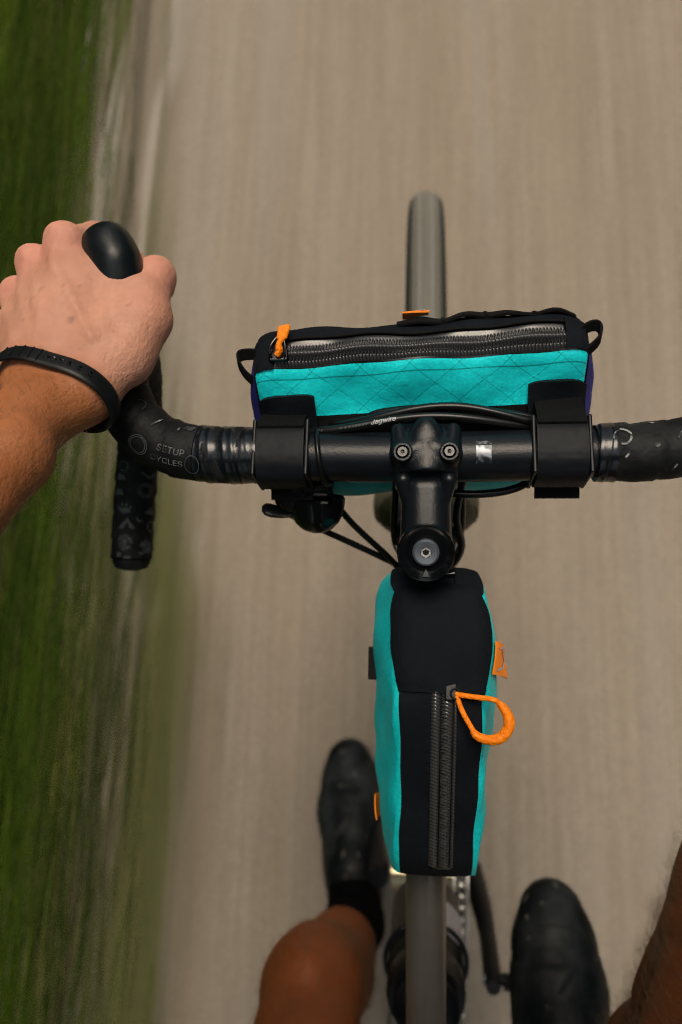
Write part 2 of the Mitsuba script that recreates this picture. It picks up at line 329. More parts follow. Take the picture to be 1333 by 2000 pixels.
def grass(n, x0, x1, y0, y1, seed, lean, edge):
    r = np.random.default_rng(seed)
    x, y = r.uniform(x0, x1, n), r.uniform(y0, y1, n)
    clump = meshkit.fbm(np.stack([x * 11, y * .45, x * 0], -1), 3, seed)
    d = edge(x, y) + .16 * (meshkit.fbm(np.stack([x * 4, y * .9, x * 0 + 4], -1), 3, seed + 1) - .5)   # distance into the verge
    keep = r.random(n) < np.clip(.03 + (d + .06) / .42, 0, 1) ** 1.3 * (d > -.06)
    x, y, d, clump = x[keep], y[keep], np.clip(d[keep], 0, None), clump[keep]; n = len(x)
    L = r.uniform(.10, .32, n) * (1 + 1.2 * np.clip(d, 0, .5)) ; W = r.uniform(.0009, .0020, n) * (1 + .8 * np.clip(d, 0, .5))
    az = np.where(r.random(n) < .5, 1, -1) * np.pi / 2 + r.normal(0, .08, n)
    up = r.uniform(.03, .26, n)
    h = V(0, 0, 1) * 1.0
    dx, dy = np.cos(az), np.sin(az)
    P = []
    for t in (0, .38, .72, 1.0):
        el = up * (1 - .75 * t)
        c = np.stack([x + dx * L * t, y + dy * L * t * lean, -.012 + L * t * el], 1)
        w = (W * (1 - t ** 1.6) + .0002)[:, None] * np.stack([-dy, dx, r.normal(0, .5, n)], 1)
        P += [c - w / 2, c + w / 2]
    P = np.stack(P, 1)
    f = np.array([[0, 1, 3], [0, 3, 2], [2, 3, 5], [2, 5, 4], [4, 5, 7], [4, 7, 6]])
    F = (np.arange(n)[:, None, None] * 8 + f[None]).reshape(-1, 3)
    tone = np.clip(clump * 2.4 - .75 + r.normal(0, .22, n), 0, 1)[:, None]
    col = (1 - tone) * V(.013, .029, .0010) + tone * V(.060, .100, .005)
    yel = (r.random(n) < .05 + .10 * (clump < .42))[:, None]
    col = np.where(yel, V(.075, .088, .012) * r.uniform(.6, 1.3, n)[:, None], col)
    dead = (r.random(n) < .30 * np.exp(-d / .10))[:, None]
    col = np.where(dead, V(.070, .064, .024) * r.uniform(.5, 1.2, n)[:, None], col)
    return trimesh.Trimesh(P.reshape(-1, 3), F, process=False), np.repeat(col, 8, axis=0)
def grass_ent(key, parts, label):
    ms = cat_([m for m, _ in parts]); ent(key, ms, 'mat_grass', smooth=False, color=np.vstack([c for _, c in parts]), label=label, cat='grass', kind='stuff')
grass_ent('grass', [grass(150000, -1.45, -.40, -.7, 1.9, 3, 1.35, lambda x, y: -.53 - x - .17 * np.clip((y - .1) / .75, 0, 1)), grass(26000, -4.5, -.45, -6, 9, 4, 1.35, lambda x, y: -.62 - x),
                    grass(22000, 1.75, 5.0, -6, 9, 5, 1.35, lambda x, y: x - 1.85)], 'green and straw coloured grass lying along the edges of the path')

def added_woodland(x0, x1, y0, y1, n, seed):
    r = np.random.default_rng(seed); x, y = r.uniform(x0, x1, n * 2), r.uniform(y0, y1, n * 2)
    lim = 5.5 + 3.5 * meshkit.fbm(np.stack([x * .35, y * .35, x * 0], -1), 3, seed); z = lim * r.random(n * 2) ** .8
    cl = meshkit.fbm(np.stack([x, y, z], -1) * .9, 3, seed + 3); ok = np.nonzero(cl > .45)[0][:n]
    c = np.stack([x, y, z], -1)[ok]; n = len(c)
    a = r.normal(0, 1, (n, 3)); a /= np.linalg.norm(a, axis=1, keepdims=True); b = np.cross(a, r.normal(0, 1, (n, 3))); b /= np.linalg.norm(b, axis=1, keepdims=True)
    s = r.uniform(.16, .34, n)[:, None]
    P = np.stack([c - a * s, c + b * s * .45, c + a * s, c - b * s * .45], 1)
    F = (np.arange(n)[:, None, None] * 4 + np.array([[0, 1, 2], [0, 2, 3]])[None]).reshape(-1, 3)
    t = np.clip(cl[ok] * 1.6 - .5 + r.normal(0, .12, n), 0, 1)[:, None]; col = (1 - t) * V(.014, .032, .006) + t * V(.05, .095, .015)
    return trimesh.Trimesh(P.reshape(-1, 3), F, process=False), np.repeat(col, 4, axis=0)
wl_ = [added_woodland(-6.5, -2.3, -9, 15, 13000, 31), added_woodland(3.6, 8.0, -9, 15, 13000, 32)]  # leaf bands added out of view to cut sky light from the sides
ent('added_woodland', cat_([m for m, _ in wl_]), 'mat_grass', smooth=False, color=np.vstack([c for _, c in wl_]), label='dense green foliage added out of view on both sides of the path, blocking side light', cat='added_woodland', kind='stuff')

# ------------------------------------------------------------------ bicycle
BIKE = 'bicycle'
tag(BIKE, 'drop bar gravel bicycle with bare metal frame and black bar, ridden along the dirt path', 'bicycle')
BAR = V(0, .1585, .955)
CAP, SA = V(0, .0952, .965), V(0, -math.sin(math.radians(19)), math.cos(math.radians(19)))     # top cap centre, steering axis upwards
steer = lambda t: CAP - SA * t
AXF, AXR, BB = V(0, .362, .345), V(0, -.635, .345), V(0, -.20, .275)
SEAT = unit(V(0, -.29, .957))

def rings(p, r, n=12, sides=20, **k): return tube(p, r, sides, **k)
ht0, ht1 = steer(.098), steer(.242)
frame_tt = (steer(.122), BB + SEAT * .465)
ent(BIKE + '__top_tube', rod(frame_tt[0], frame_tt[1], .0152, .0150, 40), 'mat_titanium', smooth=40)
ent(BIKE + '__head_tube', lathe([(0, 0), (.0235, 0), (.0235, .004), (.0215, .007), (.0215, .137), (.0235, .140), (.0235, .144), (0, .144)], ht1, SA), 'mat_titanium')
ent(BIKE + '__down_tube', rod(steer(.222), BB, .0195, .0195, 32), 'mat_titanium', smooth=40)
ent(BIKE + '__seat_tube', rod(BB, BB + SEAT * .50, .0165, .0165, 32), 'mat_titanium', smooth=40)
for s in (-1, 1):
    ent(BIKE + '__chain_stay', tube(spline([BB + V(s * .02, -.02, 0), BB + V(s * .036, -.14, .01), AXR + V(s * .066, .02, 0)], 24), .0095), 'mat_titanium')
    ent(BIKE + '__seat_stay', tube(spline([BB + SEAT * .44 + V(s * .014, 0, 0), (BB + SEAT * .44 + AXR) / 2 + V(s * .04, 0, 0), AXR + V(s * .068, .01, .01)], 24), .008), 'mat_titanium')
ent(BIKE + '__bottom_bracket', rod(BB - V(.045, 0, 0), BB + V(.045, 0, 0), .0215, None, 28), 'mat_brass', label='metallic bottom bracket shell under the frame bag')
# headset, spacers
ent(BIKE + '__headset', lathe([(0, 0), (.0215, 0), (.0215, .010), (.0180, .016), (.0180, .044), (0, .044)], steer(.098), SA), 'mat_alu_black')
# fork
crown_c = steer(.258)
secs = []
fk = BIKE + '__fork'
crown = hull([(*(crown_c + V(s * .026, .004, -.004)), .0190) for s in (-1, 1)] + [(*(crown_c + V(s * .036, .012, -.045)), .0115) for s in (-1, 1)] + [(*(crown_c + V(s * .020, -.004, .010)), .016) for s in (-1, 1)])
ent(fk, crown, 'mat_olive', label='olive painted fork crown under the stem')
for s in (-1, 1):
    pts = [crown_c + V(s * .037, .010, -.03), steer(.36) + V(s * .043, .012, 0), steer(.50) + V(s * .047, .022, 0), AXF + V(s * .050, 0, .01)]
    ent(fk + '__blade', tube(spline(pts, 40), np.linspace(.0125, .008, 40)), 'mat_olive')
# wheels
def wheel(key, c, tread):
    R = .3525; rt = .0218
    ph = np.linspace(0, 2 * np.pi, 33)[:-1] - np.pi
    # tyre section: rounded carcass, fine circumferential ribs across the crown
    th = np.linspace(-2.35, 2.35, 64)
    rr = rt * (1 + .035 * np.where(np.abs(th) < 1.15, np.cos(th * 19), 0) * .55)
    rr = np.where(np.abs(np.abs(th) - .34) < .10, rr * 1.022, rr)
    prof = np.stack([rr * np.sin(th), R - rt + rr * np.cos(th)], 1)
    n = 160; a = np.arange(n + 1) / n * 2 * np.pi
    P = np.stack([np.broadcast_to(prof[None, :, 0], (n + 1, 64)), prof[None, :, 1] * np.sin(a)[:, None], prof[None, :, 1] * np.cos(a)[:, None]], -1) + c
    uvv = np.stack([np.broadcast_to(th[None], (n + 1, 64)), np.broadcast_to(a[:, None], (n + 1, 64))], -1).reshape(-1, 2)
    g = grid(P)
    if g.face_normals[0] @ (g.triangles_center[0] - c) < 0: g.invert()
    ent(key + '__tyre', g, 'mat_tyre', smooth=True, uv=uvv)
    ent(key + '__rim', lathe([(.322, -.013), (.331, -.0125), (.331, .0125), (.322, .013), (.301, .004), (.301, -.004), (.322, -.013)], c, (1, 0, 0), 96), 'mat_alu_black')
    ent(key + '__hub', lathe([(0, -.05), (.009, -.05), (.011, -.033), (.024, -.032), (.024, -.028), (.012, -.025), (.012, .025), (.024, .028), (.024, .032), (.011, .033), (.009, .05), (0, .05)], c, (1, 0, 0), 24), 'mat_alu_black')
    for k in range(24):
        al = 2 * np.pi * k / 24; s = 1 if k % 2 else -1; be = al + s * .0 + (.9 if k % 4 < 2 else -.9)
        a_ = c + V(s * .030, .022 * math.sin(be), .022 * math.cos(be)); b_ = c + V(0, .303 * math.sin(al), .303 * math.cos(al))
        ent(key + '__spoke', rod(a_, b_, .0011, None, 5), 'mat_alu_black', smooth=True)
wheel(BIKE + '__front_wheel', AXF, 1); wheel(BIKE + '__rear_wheel', AXR, 0)
# handlebar
def left_bar():
    return [V(0, .1585, .955), V(.05, .1587, .955), V(.105, .1600, .955), V(.142, .1615, .955), V(.168, .1680, .955), V(.1885, .1835, .956), V(.1990, .2030, .959), V(.2030, .2250, .963)]
def drop_pts(): return [V(.2030, .2250, .963), V(.2055, .2400, .953), V(.2100, .2480, .925), V(.2180, .2440, .885), V(.2270, .2230, .853), V(.2330, .1850, .834), V(.2352, .1500, .826), V(.2362, .1190, .820)]
bar_half = spline(left_bar() + drop_pts()[1:], 260)
sx = lambda P, s: P * V(s, 1, 1)
full = np.vstack([sx(bar_half[::-1], -1), bar_half[1:]])
rb = np.interp(np.abs(full[:, 0]), [0, .055, .075, .11], [.0159, .0159, .0142, .0125]); rb[np.abs(full[:, 0]) > .11] = .0121
rb = np.interp(np.abs(full[:, 0]), [0, .075, .10, .13, .3], [.0159, .0157, .0150, .0125, .0121])
hb = ent(BIKE + '__handlebar', tube(full, rb, 36), 'mat_alu_black', smooth=True, label='black round handlebar top between the two bag straps')
def on_bar(x, phi, r):           # point on the bar top: phi from straight up, towards the front positive
    return np.stack([x, BAR[1] + .0002 + r * np.sin(phi), BAR[2] + r * np.cos(phi)], -1)
# printed mark on the bar right of the stem
pm = sg.box(.0300, -.62, .0392, .28).difference(shapely.union_all([sg.box(.0300 + k * .0031, .15, .0315 + k * .0031, .21) for k in range(3)]))
ent(hb + '__printed_mark', decal(pm.difference(sg.box(.0295, .10, .0395, .14)), lambda u, v: on_bar(u, v - .0, .0160), .0015), 'mat_silver_print', smooth=True, label='worn silver print on the handlebar right of the stem')
S_bar = np.r_[0, np.cumsum(np.linalg.norm(np.diff(bar_half, axis=0), axis=1))]
t_, a_, b_ = frames(bar_half)
def bar_at(s, phi, r, side):
    p, a, b = (np.array([np.interp(s, S_bar, q[:, k]) for k in range(3)]).T for q in (bar_half, a_, b_))
    return sx(p + r[..., None] * (np.cos(phi)[..., None] * a + np.sin(phi)[..., None] * b), side) if np.ndim(r) else sx(p + r * (np.cos(phi)[:, None] * a + np.sin(phi)[:, None] * b), side)
s0s = {s: np.interp(x, bar_half[:60, 0], S_bar[:60]) for s, x in ((-1, .142), (1, .1105))}; s0 = s0s[-1]
def tape_r(s, phi, side=1):
    w = (s * 1.0 + .0045 * np.sin(phi) * side) / .0235; k = w - np.floor(w)
    base = .0178 - .0014 * np.clip((s - .30) / .05, 0, 1)
    return base + .0013 * (k ** .5 - .5) + .0002 * np.sin(37 * s * 10 + 3 * phi)
S_end = S_bar[-1]
for side in (-1, 1):
    s0 = s0s[side]; m = S_bar >= s0 - .0005
    tp = tube(bar_half[m], lambda s, ph: tape_r(s + s0, ph) - .0012 * np.exp(-s / .003), 40)
    # frames of the sub-path equal those of the whole path up to rotation about t, good enough for the wraps
    tp.vertices *= V(side, 1, 1)
    if side < 0: tp.invert()
    key = ent(BIKE + '__bar_tape', tp, 'mat_tape', smooth=True, label='scuffed black bar tape on the %s side of the bar' % ('left' if side < 0 else 'right'))
    x0 = .1035 if side < 0 else .1005
    q = S_bar[(bar_half[:, 0] > x0) & (bar_half[:, 0] < (.146 if side < 0 else .1150)) & (S_bar < .2)]
    P = bar_half[(bar_half[:, 0] > x0) & (bar_half[:, 0] < (.146 if side < 0 else .1150)) & (S_bar < .2)]
    P = np.array([np.interp(np.linspace(0, 1, 60), np.linspace(0, 1, len(P)), P[:, k]) for k in range(3)]).T
    fin = tube(P, lambda s, ph: .0174 + .0009 * np.clip(s / .01, 0, 1) + .00022 * np.tanh(6 * np.sin(s * 420 + 1.2 * np.sin(ph))) + .00012 * np.sin(s * 900 + 2 * ph), 48)
    fin.vertices *= V(side, 1, 1)
    if side < 0: fin.invert()
    ent(BIKE + '__finishing_tape', fin, 'mat_tape_gloss', smooth=True, label='glossy electrical tape wrapped at the end of the bar tape')
    # plug at the end of the drop
    e = sx(bar_half[-1], side); d = sx(unit(bar_half[-1] - bar_half[-4]), side)
    ent(BIKE + '__bar_end_plug', lathe([(0, 0), (.0150, 0), (.0150, .003), (.0125, .0075), (.006, .0095), (0, .010)], e, d, 28), 'mat_tape')
# prints on the left bar tape: icons on the drop, lettering on the bend
def ring_(r, w, k=24): return sg.Point(0, 0).buffer(r, k).difference(sg.Point(0, 0).buffer(r - w, k))
def sun_():
    rays = shapely.union_all([sa.rotate(sg.box(.0031, -.00025, .0041, .00025), a, origin=(0, 0)) for a in range(0, 360, 18)])
    return shapely.union_all([sg.Point(0, 0).buffer(.0017), ring_(.0031, .0007), rays])
def paw_():
    pad = sa.scale(sg.Point(0, -.0012).buffer(.0030), 1, .55).intersection(sg.box(-1, -.0026, 1, 1))
    return shapely.union_all([pad] + [sa.rotate(sa.scale(sg.Point(x, y).buffer(.00085), .8, 1.15), a) for x, y, a in ((-.0032, .0004, 25), (-.0014, .0019, 8), (.0008, .0019, -8), (.0028, .0006, -25))])
def tent_(): return sg.Polygon([(-.0045, -.0026), (0, .0030), (.0045, -.0026), (.0018, -.0026), (.0002, .0008), (-.0016, -.0026)])
def trees_(): return shapely.union_all([sg.Polygon([(x - .0016, -.002), (x, h), (x + .0016, -.002)]) for x, h in ((-.0020, .0008), (0, .0026), (.0021, .0018))])
def moon_(): return sg.Point(0, 0).buffer(.0016).difference(sg.Point(.0006, .0009).buffer(.0016))
def hills_(): return sg.Polygon([(-.003, -.002), (-.001, .0022), (.0003, .0005), (.0014, .0016), (.0032, -.002)])
tape_l = BIKE + '__bar_tape'
s0 = s0s[-1]
icons = [(sun_(), 248, 1066), (tent_(), 250, 1031), (moon_(), 272, 1021), (paw_(), 245, 1002), (trees_(), 293, 1003), (ring_(.0030, .0007), 298, 1034), (hills_(), 230, 968), (hills_(), 233, 937),
         (ring_(.0042, .0007), 280, 963), (ring_(.0029, .0006), 280, 963), (sg.LineString([(-.004, .0015), (0, -.0015), (.004, .001)]).buffer(.0006), 285, 931), (sg.box(-.0013, -.001, .001, .0012), 239, 1089),
         (sg.box(-.0016, -.0008, .0020, .0004), 253, 1092), (trees_(), 286, 1065), (sg.box(-.0015, -.0006, .0015, .0006), 279, 1085), (ring_(.003, .0007), 236, 915), (paw_(), 293, 1075)]
for g, px, py in icons:
    g = sa.scale(g, 1.45, 1.55, origin=(0, 0))
    u0, sc_ = (px - 262) / 2420, S_end - (1097 - py) / 2420
    ent(tape_l + '__printed_icon', decal(g, lambda u, v: bar_at(sc_ - v, np.pi + (u + u0) / .0164, tape_r(sc_ - v - s0 + s0, np.pi + (u + u0) / .0164) + .0010, -1), .0015), 'mat_tape_print', smooth=True)
def top_print(g, s_c, phi_c, mat, name, lab=None):
    ent(tape_l + '__' + name, decal(g, lambda u, v: bar_at(s_c - u, phi_c - v / .0182, .0190 + 0 * u, -1), .0015), mat, smooth=True, label=lab)
tp1 = text_poly('SETUP', .0040, False); tp2 = text_poly('CYCLES', .0036, False)
c_ = lambda g: sa.translate(g, -g.centroid.x, -g.centroid.y)
top_print(c_(tp1), .1575, .34, 'mat_scuff_text', 'lettering', 'worn lettering SETUP on the bar tape')
top_print(c_(tp2), .1585, .74, 'mat_scuff_text', 'lettering', 'worn lettering CYCLES on the bar tape')
top_print(ring_(.0062, .0005).union(ring_(.0050, .0004)), .1775, .62, 'mat_tape_print', 'printed_icon')
top_print(sa.scale(ring_(.0062, .0006), .7, 1), .1438, .72, 'mat_tape_print', 'printed_icon')
top_print(ring_(.0052, .0005).intersection(sg.box(-1, 0, 1, 1)), .196, -.45, 'mat_tape_print', 'printed_icon')
top_print(sa.rotate(sg.box(-.0006, -.004, .0006, .004), -25), .175, -.42, 'mat_scuff', 'scuff_mark')
top_print(sa.rotate(sg.box(-.0004, -.002, .0004, .002), -15), .157, -.50, 'mat_scuff', 'scuff_mark')
top_print(shapely.union_all([sa.rotate(sg.box(-.0004 + k, -.0024, .0003 + k, .0024), -30) for k in (-.003, -.0012, .0008, .0027)]), .150, -.62, 'mat_scuff', 'scuff_mark')
# scuffs and the print on the right bar tape
tape_r_key = BIKE + '__bar_tape_001'
def right_print(g, x, phi, mat, name, r=.0187):
    ent(tape_r_key + '__' + name, decal(g, lambda u, v: np.stack([x + u, BAR[1] + .0022 - (r + 0 * u) * np.sin(phi - v / r), BAR[2] + r * np.cos(phi - v / r)], -1), .0012), mat, smooth=True)
right_print(ring_(.0058, .0013).intersection(sg.box(-.0008, -.0066, .0066, .0066)), .1150, -.20, 'mat_scuff', 'scuff_mark')
right_print(sa.rotate(ring_(.0058, .0006).intersection(sg.box(-.0066, .001, .0066, .0066)), 20), .1145, -.15, 'mat_scuff', 'scuff_mark')
right_print(sa.scale(sg.Point(0, 0).buffer(.0018), 1, .75), .1345, .10, 'mat_scuff_text', 'scuff_mark')
right_print(sg.Point(0, 0).buffer(.0019, 3), .1338, -.90, 'mat_scuff', 'scuff_mark')
right_print(sa.rotate(sg.box(-.002, -.0006, .002, .0006), 50), .1178, .42, 'mat_scuff', 'scuff_mark')
right_print(sa.rotate(sg.box(-.0026, -.0004, .0026, .0004), 60), .1450, .85, 'mat_scuff', 'scuff_mark')
right_print(sa.rotate(sg.box(-.0026, -.0004, .0026, .0004), 60), .1480, -.25, 'mat_scuff', 'scuff_mark')

# stem
st = BIKE + '__stem'
F_ = unit(BAR - steer(.020)); clampc = steer(.020)
xx = V(1, 0, 0); upn = unit(np.cross(xx, F_)); upn = upn if upn[2] > 0 else -upn
body = hull([(*(clampc + V(s * .002, 0, 0) + SA * h), .0138) for s in (-1, 1) for h in (-.006, .004)] + [(*(BAR - F_ * .022 + V(s * .0030, 0, 0) + upn * h), .0120) for s in (-1, 1) for h in (-.005, .005)], 40)
clamp_barrel = lathe([(0, -.0215), (.0155, -.0215), (.0172, -.0200), (.0172, .0185), (.0160, .0200), (.0150, .0203), (.0150, .0150), (0, .0150)], clampc, SA, 48)
barclamp = lathe([(.0161, -.0190), (.0196, -.0190), (.0208, -.0178), (.0208, .0178), (.0196, .0190), (.0161, .0190)], BAR, (1, 0, 0), 56)
ent(st, cat_([body, clamp_barrel, barclamp]), 'mat_alu_black', smooth=40, label='black alloy stem clamping the bar')
bq = lambda x, f, u: BAR + V(x, 0, 0) + F_ * f + upn * u
fp = [cone(bq(0, .0135, .0150), bq(0, -.0100, .0195), .0085, .0085, (upn, 1.25)), cone(bq(-.005, .010, .0160), bq(-.0060, -.0085, .0185), .0055, .0055), cone(bq(.005, .010, .0160), bq(.0060, -.0085, .0185), .0055, .0055)]
fp += [cone(bq(s * .0165, .0135, .0130), bq(s * .0145, -.0015, .0185), .0050, .0070) for s in (-1, 1)] + [cone(bq(s * .0145, -.0015, .0195), bq(s * .0060, .0020, .0180), .0062, .0060) for s in (-1, 1)] + [cone(bq(s * .0138, -.0015, .016), bq(s * .0138, -.0105, .0125), .0062, .0056) for s in (-1, 1)]
fax = [ax_(-.025, .025, 0.0009), ax_(BAR[1] - .030, BAR[1] + .030, 0.0009), ax_(BAR[2] - .005, BAR[2] + .037, 0.0009)]
fF = sd_field([(fp, .0035, .003)], fax); XX = np.stack(np.meshgrid(*fax, indexing='ij'), -1)
fF = np.maximum(fF, .0155 - np.linalg.norm((XX - BAR)[..., 1:], axis=-1)); fF = np.maximum(fF, -.0125 - (XX - BAR) @ F_ * 1.0)
fm = nets(fF, fax); trimesh.smoothing.filter_taubin(fm, iterations=4)
ent(st + '__faceplate', fm, 'mat_alu_black', smooth=True, label='faceplate over the top of the bar clamp')
for s in (-1, 1):
    c = BAR + V(s * .0138, 0, 0) - F_ * .0015 + upn * .0185
    ent(st + '__bolt_lug', hull([(*(c - F_ * .0150 - upn * .0050), .0052), (*(c - F_ * .0280 - upn * .0110 - V(s * .003, 0, 0)), .0040), (*(c - F_ * .0160 - upn * .0120 - V(s * .003, 0, 0)), .0050)], 24), 'mat_alu_black', smooth=40)
    c = c + upn * .0050
    ent(st + '__bolt_recess', lathe([(.0036, .0005), (.0036, .0036), (.0042, .0042), (.0052, .0042), (.0060, .0034), (.0063, -.004), (0, -.004)], c, upn, 30), 'mat_alu_black', smooth=40)
    ent(st + '__bolt', lathe([(0, .0022), (.0013, .0022), (.0013, .0046), (.0029, .0046), (.0032, .0040), (.0032, .000), (0, .0)], c, upn, 20), 'mat_alu_gloss', smooth=40)
ent(st + '__top_cap', lathe([(0, -.0035), (.0088, -.0035), (.0105, -.0025), (.0146, .0012), (.0158, .0028), (.0164, .0032), (.0170, .0024), (.0170, -.0010), (.0166, -.0016), (.0166, -.003), (0, -.004)], CAP, SA, 64), 'mat_alu_gloss', smooth=30, label='dished black top cap of the headset')
ent(st + '__cap_bolt', lathe([(0, -.0032), (.0030, -.0032), (.0032, .0002), (.0068, .0006), (.0079, -.0002), (.0081, -.0014), (.0081, -.0036), (0, -.0036)], CAP, SA, 40), 'mat_bolt', smooth=30, label='grey bolt in the top cap')
hexs = np.array([[.0030 * math.cos(k * math.pi / 3), .0030 * math.sin(k * math.pi / 3)] for k in range(6)])
e1, e2 = xx, np.cross(SA, xx)
ent(st + '__cap_bolt__hex_socket', lathe([(0, -.0026), (.0014, -.0028), (.0031, -.0012), (.0033, .0002), (.0030, .0006)], CAP, SA, 6), 'mat_steel', smooth=False)
tree_p = shapely.union_all([sg.Polygon([(-.0022 + k * .0004, -.0010 + k * 0.0009), (0, .0012 + k * 0.0009), (.0022 - k * .0004, -.0010 + k * 0.0009)]) for k in range(3)])
ent(st + '__cap_print', decal(sa.translate(tree_p, 0, -.0130), lambda u, v: CAP + u[:, None] * e1 + v[:, None] * e2 + (.0005 + np.clip((np.hypot(u, v) - .0105) * .9, -.003, .004))[:, None] * SA - .0022 * SA, .0012), 'mat_tape_print', smooth=True)
ent(st + '__pinch_bolt', cat_([rod(clampc - SA * s + V(.010, -.0165, 0), clampc - SA * s + V(.0175, -.0155, 0), .0026, None, 16) for s in (.002,)]), 'mat_alu_gloss')
# spacers between stem and headset
ent(BIKE + '__spacer', lathe([(0, 0), (.0168, 0), (.0172, .0008), (.0172, .0092), (.0168, .010), (0, .010)], steer(.0532), SA), 'mat_alu_black')

# brake hoods and levers
for side in (-1, 1):
    P = spline([V(.2030, .2230, .966), V(.2020, .2420, .978), V(.1985, .2610, .990), V(.1930, .2720, .999)], 30)
    hood = [cone(P[k], P[k + 3], .0185 - .0003 * k / 3, .0185 - .0003 * k / 3 - .0003, ((1, 0, 0), 1.12)) for k in range(0, 27, 3)]
    hood += [cone((.2000, .2300, .962), (.1950, .2720, .966), .0165, .0150, ((1, 0, 0), 1.15))]
    horn = [cone((.1905, .2640, .992), (.1975, .2830, 1.0105), .0121, .0098, ((1, 0, 0), 1.12)), cone((.2025, .2820, 1.0065), (.1935, .2840, 1.0070), 0.0092, .0084), cone((.1880, .2600, 1.002), (.1900, .2700, 1.008), .0100, .0110), cone((.2000, .2700, .992), (.2040, .2800, 1.003), .0120, .0100)]
    m = sd_mesh([(hood + horn, .012, .01)], [ax_(.165, .235, .0022), ax_(.195, .31, .0022), ax_(.93, 1.045, .0022)], 8)
    m.vertices *= V(side, 1, 1)
    if side < 0: m.invert()
    hd = ent(BIKE + '__brake_hood', m, 'mat_hood', smooth=True, label='glossy black rubber brake hood, its tip above the %s hand' % ('left' if side < 0 else 'right') if side < 0 else 'black rubber brake hood on the right')
    lv = spline([V(.1935, .286, .992), V(.197, .300, .972), V(.203, .301, .94), V(.210, .292, .905), V(.219, .281, .872), V(.224, .279, .858)], 40)
    lm = tube(lv, np.interp(np.linspace(0, 1, 40), [0, .1, .8, 1], [.006, .0075, .0065, .004]), 16, flat=.55); lm.vertices *= V(side, 1, 1)
    if side < 0: lm.invert()
    ent(hd + '__brake_lever', lm, 'mat_alu_gloss', smooth=True)

# cables and hoses in front of the bar and down to the frame
def cable(pts, r, mat='mat_hose', n=90, lab=None): return ent(BIKE + '__cable', tube(spline(pts, n), r, 14), mat, smooth=True, label=lab)
hoseA = [V(-.090, .1770, .955), V(-.0700, .1735, .962), V(-.045, .1745, .9665), V(-.0100, .1790, .9695), V(.0200, .1790, .969), V(.0500, .1765, .9640), V(.075, .1770, .955)]
cable(hoseA, .0027, lab='black brake hose with white lettering crossing in front of the stem')
cable([V(-.060, .1820, .952), V(-.0370, .1800, .9640), V(-.0050, .1850, .9690), V(.0250, .1855, .9690), V(.055, .1795, .966), V(.080, .178, .957)], .0025)
cable([V(-.045, .1860, .952), V(-.015, .1880, .961), V(.020, .1875, .9625), V(.055, .184, .960), V(.082, .181, .953)], .0022)
cable([V(-.110, .1585, .938), V(-.100, .142, .918), V(-.0966, .1371, .900), V(-.060, .1235, .876), V(-.0235, .1109, .850), V(-.012, .112, .82), V(-.010, .16, .73)], .0023, lab='black cable running from under the bell to the head tube')
cable([V(-.090, .162, .935), V(-.070, .1520, .905), V(-.052, .1330, .884), V(-.0260, .1125, .858), V(-.0165, .104, .835), V(-.012, .15, .73)], .0023)
cable([V(.080, .176, .940), V(.0735, .160, .927), V(.0635, .1490, .926), V(.0450, .1430, .9270), V(.0220, .1420, .928), V(.0080, .146, .925)], .0026, lab='black cable looping under the bar right of the stem')
cable([V(.030, .172, .94), V(.0235, .150, .915), V(.0215, .132, .890), V(.0255, .121, .868), V(.0205, .112, .845), V(.014, .12, .80), V(.012, .17, .71)], .0026)
cable([V(-.022, .172, .935), V(-.0205, .150, .908), V(-.0225, .132, .885), V(-.0215, .121, .865), V(-.013, .125, .81), V(-.008, .17, .71)], .0024)
cable([V(.020, .172, .935), V(.0245, .145, .905), V(.0245, .127, .876), V(.0195, .116, .852), V(.010, .13, .80), V(.006, .17, .71)], .0022)
hA = spline(hoseA, 90); SA_ = np.r_[0, np.cumsum(np.linalg.norm(np.diff(hA, axis=0), axis=1))]
tA, aA, bA = frames(hA)
def on_hose(u, v, sc, r=.00275, ph0=.25):
    s = sc + u; p, a, b = (np.array([np.interp(s, SA_, q[:, k]) for k in range(3)]).T for q in (hA, aA, bA)); ph = ph0 - v / r
    return p + r * (np.cos(ph)[:, None] * a + np.sin(ph)[:, None] * b)
jl = sa.skew(text_poly('Jagwire', .0030), 18); jl = sa.translate(jl, -jl.bounds[0], -.0012)
sc0 = np.interp(-.0335, hA[:, 0], SA_)
hk = BIKE + '__cable'
ent(hk + '__lettering', decal(jl, lambda u, v: on_hose(u, v, sc0), .001), 'mat_white', smooth=True, label='white lettering Jagwire on the brake hose')
tick = shapely.union_all([sa.skew(sg.box(x, -.0009, x + w, .0006), 25) for x, w in ((-.036, .0010), (-.033, .0005), (-.0315, .0007), (-.0195, .0012), (-.0165, .0010), (-.0140, .0012), (-.0115, .0008), (-.0098, .0012), (-.0078, .0012), (-.0056, .0014), (-.0032, .0008))])
ent(hk + '__lettering', decal(tick, lambda u, v: on_hose(u, v, sc0), .001), 'mat_tape_print', smooth=True)

